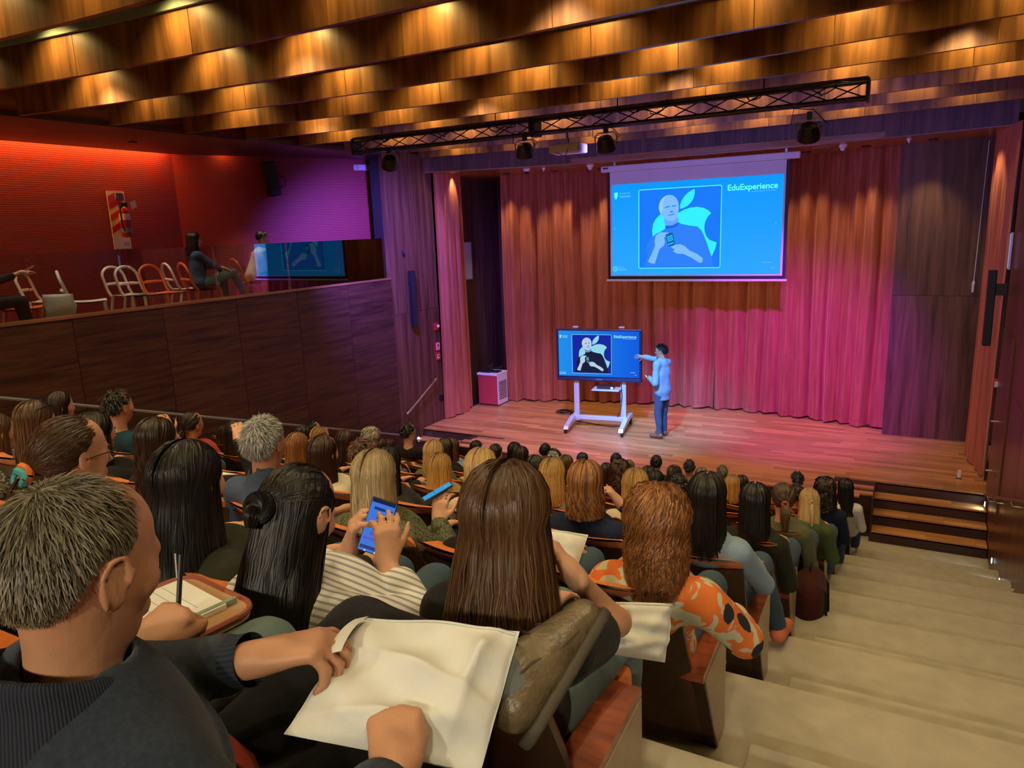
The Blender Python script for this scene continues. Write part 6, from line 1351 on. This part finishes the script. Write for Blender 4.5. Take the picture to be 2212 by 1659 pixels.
# ============================================================= presenter
CLOTH['jacket'] = cloth('jacketlight', (.20, .33, .40)); CLOTH['innershirt'] = cloth('inner', (.5, .6, .6))
def pres_extras(t, J):
    f = Field(); f.cap(J.P + (0, .03, -.05), J.C + (0, .03, .04), .12, .12, .02, 1.3); f.cap(J.C, J.NB, .12, .07, .03, 1.3); f.cap(J.NB, J.H, .06, .06, .004, op='s'); V, F = f.mesh(.014); 
    np_mesh('inner_shirt', V, F, CLOTH['innershirt'], t)
    MB().tube([J.arm[-1][1] + (.0, .07, .02), J.arm[-1][1] + (.02, .12, .05)], .008, 8).build('pointer', M_WHITE, t)
person(dict(top=(0, .05, 1.83), stand=True, label='presenter in a light jacket and jeans pointing at the display', male=True, skin='b', h=.0125, yaw=24, pitch=-6, hip=(0, 0, .96), shirt='jacket', trousers='jeans', hem=.19, skirt=.16, girth=1.08, fit=.020, sleeve=.95, collar=True, wob=.005, seed=4,
    hair=dict(style='short', col='black', ln=.05, lift=.02, vol=.12, n=1500, seed=2), shoes=plain('brown_shoes', (.20, .09, .05), rough=.4),
    armR=((.14, .26, 1.50), (-.02, .45, 1.555), dict(d=(-.35, .9, .1), n=(1, 0, .3), curl=(12, 14, 10), thumb=(55, 5), spread=9)), armL=((-.27, -.02, 1.12), (-.14, .20, 1.17), dict(d=(.5, .8, .25), n=(-.6, .4, .5), curl=(60, 70, 40), thumb=(30, 20))),
    legL=((-.09, 0, .92), (-.10, .03, .50), (-.11, -.01, .085), (-.14, .16, .045)), legR=((.09, 0, .92), (.10, .04, .50), (.12, .05, .085), (.11, .22, .045)), extras=[ex_glasses(), ex_eyes, pres_extras]), (-3.98, 13.28, STAGE), R(70))
# ============================================================= balcony
M_CW = plain('chair_white', (.66, .64, .58), rough=.4); M_CO = plain('chair_orange', (.72, .14, .02), rough=.4)
def chair_proto(m):
    t = empty('plastic_chair', local=True)
    f = lambda u, v: ((u - .5) * (.44 - .05 * v), .21 - .43 * v, .445 - .012 * math.sin(PI * v) + .008 * (2 * u - 1) ** 2)
    mb = MB(); mb.grid(f, 8, 8); mb.grid(lambda u, v: tuple(np.array(f(u, v)) - (0, 0, .022)), 8, 8); o = mb.build('seat', m, t, smooth=True)
    pts = [(-.215, -.19, .43)] + [(-.215 + .0 * a, -.22 - .08 * a, .43 + .28 * a) for a in (.3, .6, 1)] + [(.215 * -math.cos(R(b)), -.305 - .03 * math.sin(R(b)), .71 + .155 * math.sin(R(b))) for b in range(15, 180, 15)] + [(.215, -.22 - .08 * a, .43 + .28 * a) for a in (1, .6, .3)] + [(.215, -.19, .43)]
    MB().tube(pts, .020, 8).build('back_frame', m, t, smooth=True)
    MB().tube([(-.212, -.285, .60), (-.1, -.315, .61), (.1, -.315, .61), (.212, -.285, .60)], [.017, .022, .022, .017], 8).build('back_bar', m, t, smooth=True)
    for s in (-1, 1):
        MB().tube([(s * .20, .17, .435), (s * .225, .215, 0)], [.022, .015], 8).build('leg', m, t, smooth=True); MB().tube([(s * .20, -.18, .435), (s * .215, -.28, 0)], [.022, .015], 8).build('leg', m, t, smooth=True)
    return t
PROT = {'w': chair_proto(M_CW), 'o': chair_proto(M_CO)}; usedc = {'w': False, 'o': False}
def chair(kind, x, y, rz, label):
    o = PROT[kind] if not usedc[kind] else dup(PROT[kind]); usedc[kind] = True; o.location = (x, y, BZ); o.rotation_euler = (0, 0, R(rz)); tag(o, label, 'chair', 'plastic chairs on the balcony')
chair('w', -9.98, 6.05, -30, 'white plastic chair nearest the glass at the left of the balcony')
chair('w', -10.75, 5.95, -50, 'white plastic chair in the shade behind the nearest white one')
chair('w', -10.35, 6.95, -75, 'left one of two white chairs standing close together on the balcony')
chair('w', -10.12, 7.00, -78, 'right one of two white chairs, beside the empty orange chair')
chair('o', -10.02, 7.32, -80, 'empty orange plastic chair in the middle of the balcony')
chair('o', -10.05, 8.02, -18, 'orange plastic chair under the woman on the balcony')
chair('w', -10.42, 8.00, -18, 'white plastic chair beside the seated woman on the balcony')
chair('o', -10.3, 9.25, -18, 'orange plastic chair under the man in the white shirt')
chair('o', -9.95, 5.15, -30, 'orange plastic chair at the left picture edge on the balcony')
person(dict(top=(0, -.12, 1.34), label='woman with long dark hair in a grey-blue cardigan seated on the balcony', h=.0125, yaw=-4, hip=(0, -.12, .56), shirt='polo', trousers='palejeans', skin='a', seed=21, hair=lg('darkbrown', .26, n=900), extras=[ex_glasses(), ex_eyes],
    armR=((.23, .05, .80), (.02, .25, .72)), armL=((-.22, .06, .80), (.10, .24, .76)), legR=((.09, -.08, .54), (.14, .40, .66), (.05, .62, .26), (.06, .78, .20))), (-10.03, 8.05, BZ), R(-14))
person(dict(top=(0, .12, 1.33), label='man in a white short-sleeved shirt leaning forward on the balcony', male=True, h=.0125, yaw=0, pitch=-12, hip=(0, -.14, .56), shirt='white', trousers='charcoal', sleeve=0, skin='b', seed=22, hair=sh('black', ln=.03, lift=.012), collar=True, extras=[ex_eyes],
    armR=((.24, .22, .80), (.10, .46, .70)), armL=((-.24, .22, .80), (-.05, .48, .70))), (-10.2, 9.35, BZ), R(-16))
person(dict(top=(0, -.1, 1.36), label='person in black at the left picture edge, holding a white card on the balcony', male=True, h=.0125, yaw=0, hip=(0, -.14, .56), shirt='black', trousers='black', sleeve=.6, skin='b', seed=23, hair=sh('darkbrown'), armR=((.27, .05, .80), (.20, .36, .90)), armL=((-.22, .06, .80), (.05, .38, .90))), (-9.95, 4.78, BZ), R(-20))
t = thing('white_card', 'small white card held by the person in black on the balcony', 'card', (-9.74, 5.19, 4.52)); MB().box((-9.75, 5.20, 4.54), (.17, .12, .004), rot=(R(25), R(-12), R(-20))).build('sheet', emis('lit_card', (.85, .85, .85), .35) if False else M_PAPER, t); MB().box((-9.75, 5.20, 4.547), (.09, .012, .002), rot=(R(25), R(-12), R(-20))).build('print', M_BLACK, t)
pillow('white_bag', 'white shopping bag by the balcony glass at the left picture edge', 'bag', ((-9.78, 5.32, 4.20), (-9.72, 5.68, 4.18), (-9.80, 5.34, 3.82), (-9.74, 5.70, 3.80)), .09, 30, .012, 20, 20)
# ---- on the red wall
ex = thing('extinguisher_sign', 'tall white plate with red diagonal stripes behind the fire extinguisher', 'sign', (-11.38, 7.6, 4.72))
MB().box((-11.392, 7.60, 5.18), (.012, .30, .92)).build('plate', M_WHITE, ex)
for k in range(5):
    z = 4.78 + k * .19
    if k in (0, 4): continue
    mesh_obj('stripe', [(-11.384, 7.46, z), (-11.384, 7.74, z + .16), (-11.384, 7.74, z + .26), (-11.384, 7.46, z + .10)], [(0, 1, 2, 3)], M_RED, ex)
mesh_obj('stripe', [(-11.384, 7.46, 5.46), (-11.384, 7.58, 5.53), (-11.384, 7.58, 5.62), (-11.384, 7.46, 5.56)], [(0, 1, 2, 3)], M_RED, ex)
MB().box((-11.383, 7.66, 5.56), (.004, .11, .11)).build('class_mark', plain('mark_blue', (.05, .07, .25)), ex); MB().box((-11.383, 7.67, 4.80), (.004, .10, .07)).build('class_mark', plain('mark_grey', (.5, .5, .55)), ex)
fe = thing('fire_extinguisher', 'red fire extinguisher hung on the red balcony wall', 'extinguisher', (-11.28, 7.62, 4.9))
cy_ = MB().lathe([(.03, 0), (.075, .012), (.08, .05), (.08, .40), (.06, .46), (.03, .49)], (-11.28, 7.63, 4.90), n=18).build('cylinder', plain('extinguisher_red', (.35, .02, .018), rough=.3), fe, smooth=True)
MB().lathe([(.081, .30), (.081, .40)], (-11.28, 7.63, 4.88), n=18, caps=False).build('label', M_WHITE, cy_); MB().lathe([(.081, .10), (.081, .17)], (-11.28, 7.63, 4.88), n=18, caps=False).build('label', plain('label_blue', (.2, .3, .45)), cy_)
MB().box((-11.28, 7.63, 5.42), (.05, .12, .07)).build('valve', M_BLACK, fe); MB().tube([(-11.28, 7.58, 5.42), (-11.2, 7.52, 5.40), (-11.2, 7.52, 5.1), (-11.2, 7.55, 5.0)], .014, 6).build('hose', M_BLACK, fe); MB().box((-11.2, 7.76, 5.42), (.004, .14, .11), rot=(R(15), 0, R(20))).build('tag', M_WHITE, fe)
spk = thing('wall_loudspeaker', 'black loudspeaker tilted down from the red angled wall', 'loudspeaker', (-10.55, 10.2, 5.6))
MB().box((-10.50, 10.13, 5.88), (.20, .22, .62), rot=(R(8), R(6), R(-28)), bev=.03).build('cabinet', M_BLACKP, spk); MB().tube([(-10.52, 10.2, 5.88), (-10.66, 10.28, 5.88)], .035, 8).build('bracket', M_BLACK, spk); MB().tube([(-10.45, 10.25, 5.95), (-10.36, 10.36, 5.9), (-10.4, 10.36, 5.75), (-10.5, 10.26, 5.72)], .008, 5).build('cable', M_BLACK, spk)
em = thing('emergency_light', 'white twin-lamp emergency light at the top of the red wall', 'emergency light', (-9.78, 11.85, 6.08))
a = math.atan2(4.15, 2.15); Q = Matrix.Rotation(a, 3, 'Z'); MB().box((-9.76, 11.84, 6.12), (.34, .07, .12), rot=Q, bev=.03).build('case', M_WHITE, em)
for s in (-.11, .11): v = Q @ Vector((s, -.04, 0)); MB().lathe([(.045, 0), (.035, .012)], (-9.76 + v.x, 11.84 + v.y, 6.12), Q @ Matrix.Rotation(R(90), 3, 'X'), 12).build('lamp_head', plain('lamp_glass', (.6, .6, .65), rough=.15), em)

for o in bpy.data.objects:
    if '_local' in o: del o['_local']
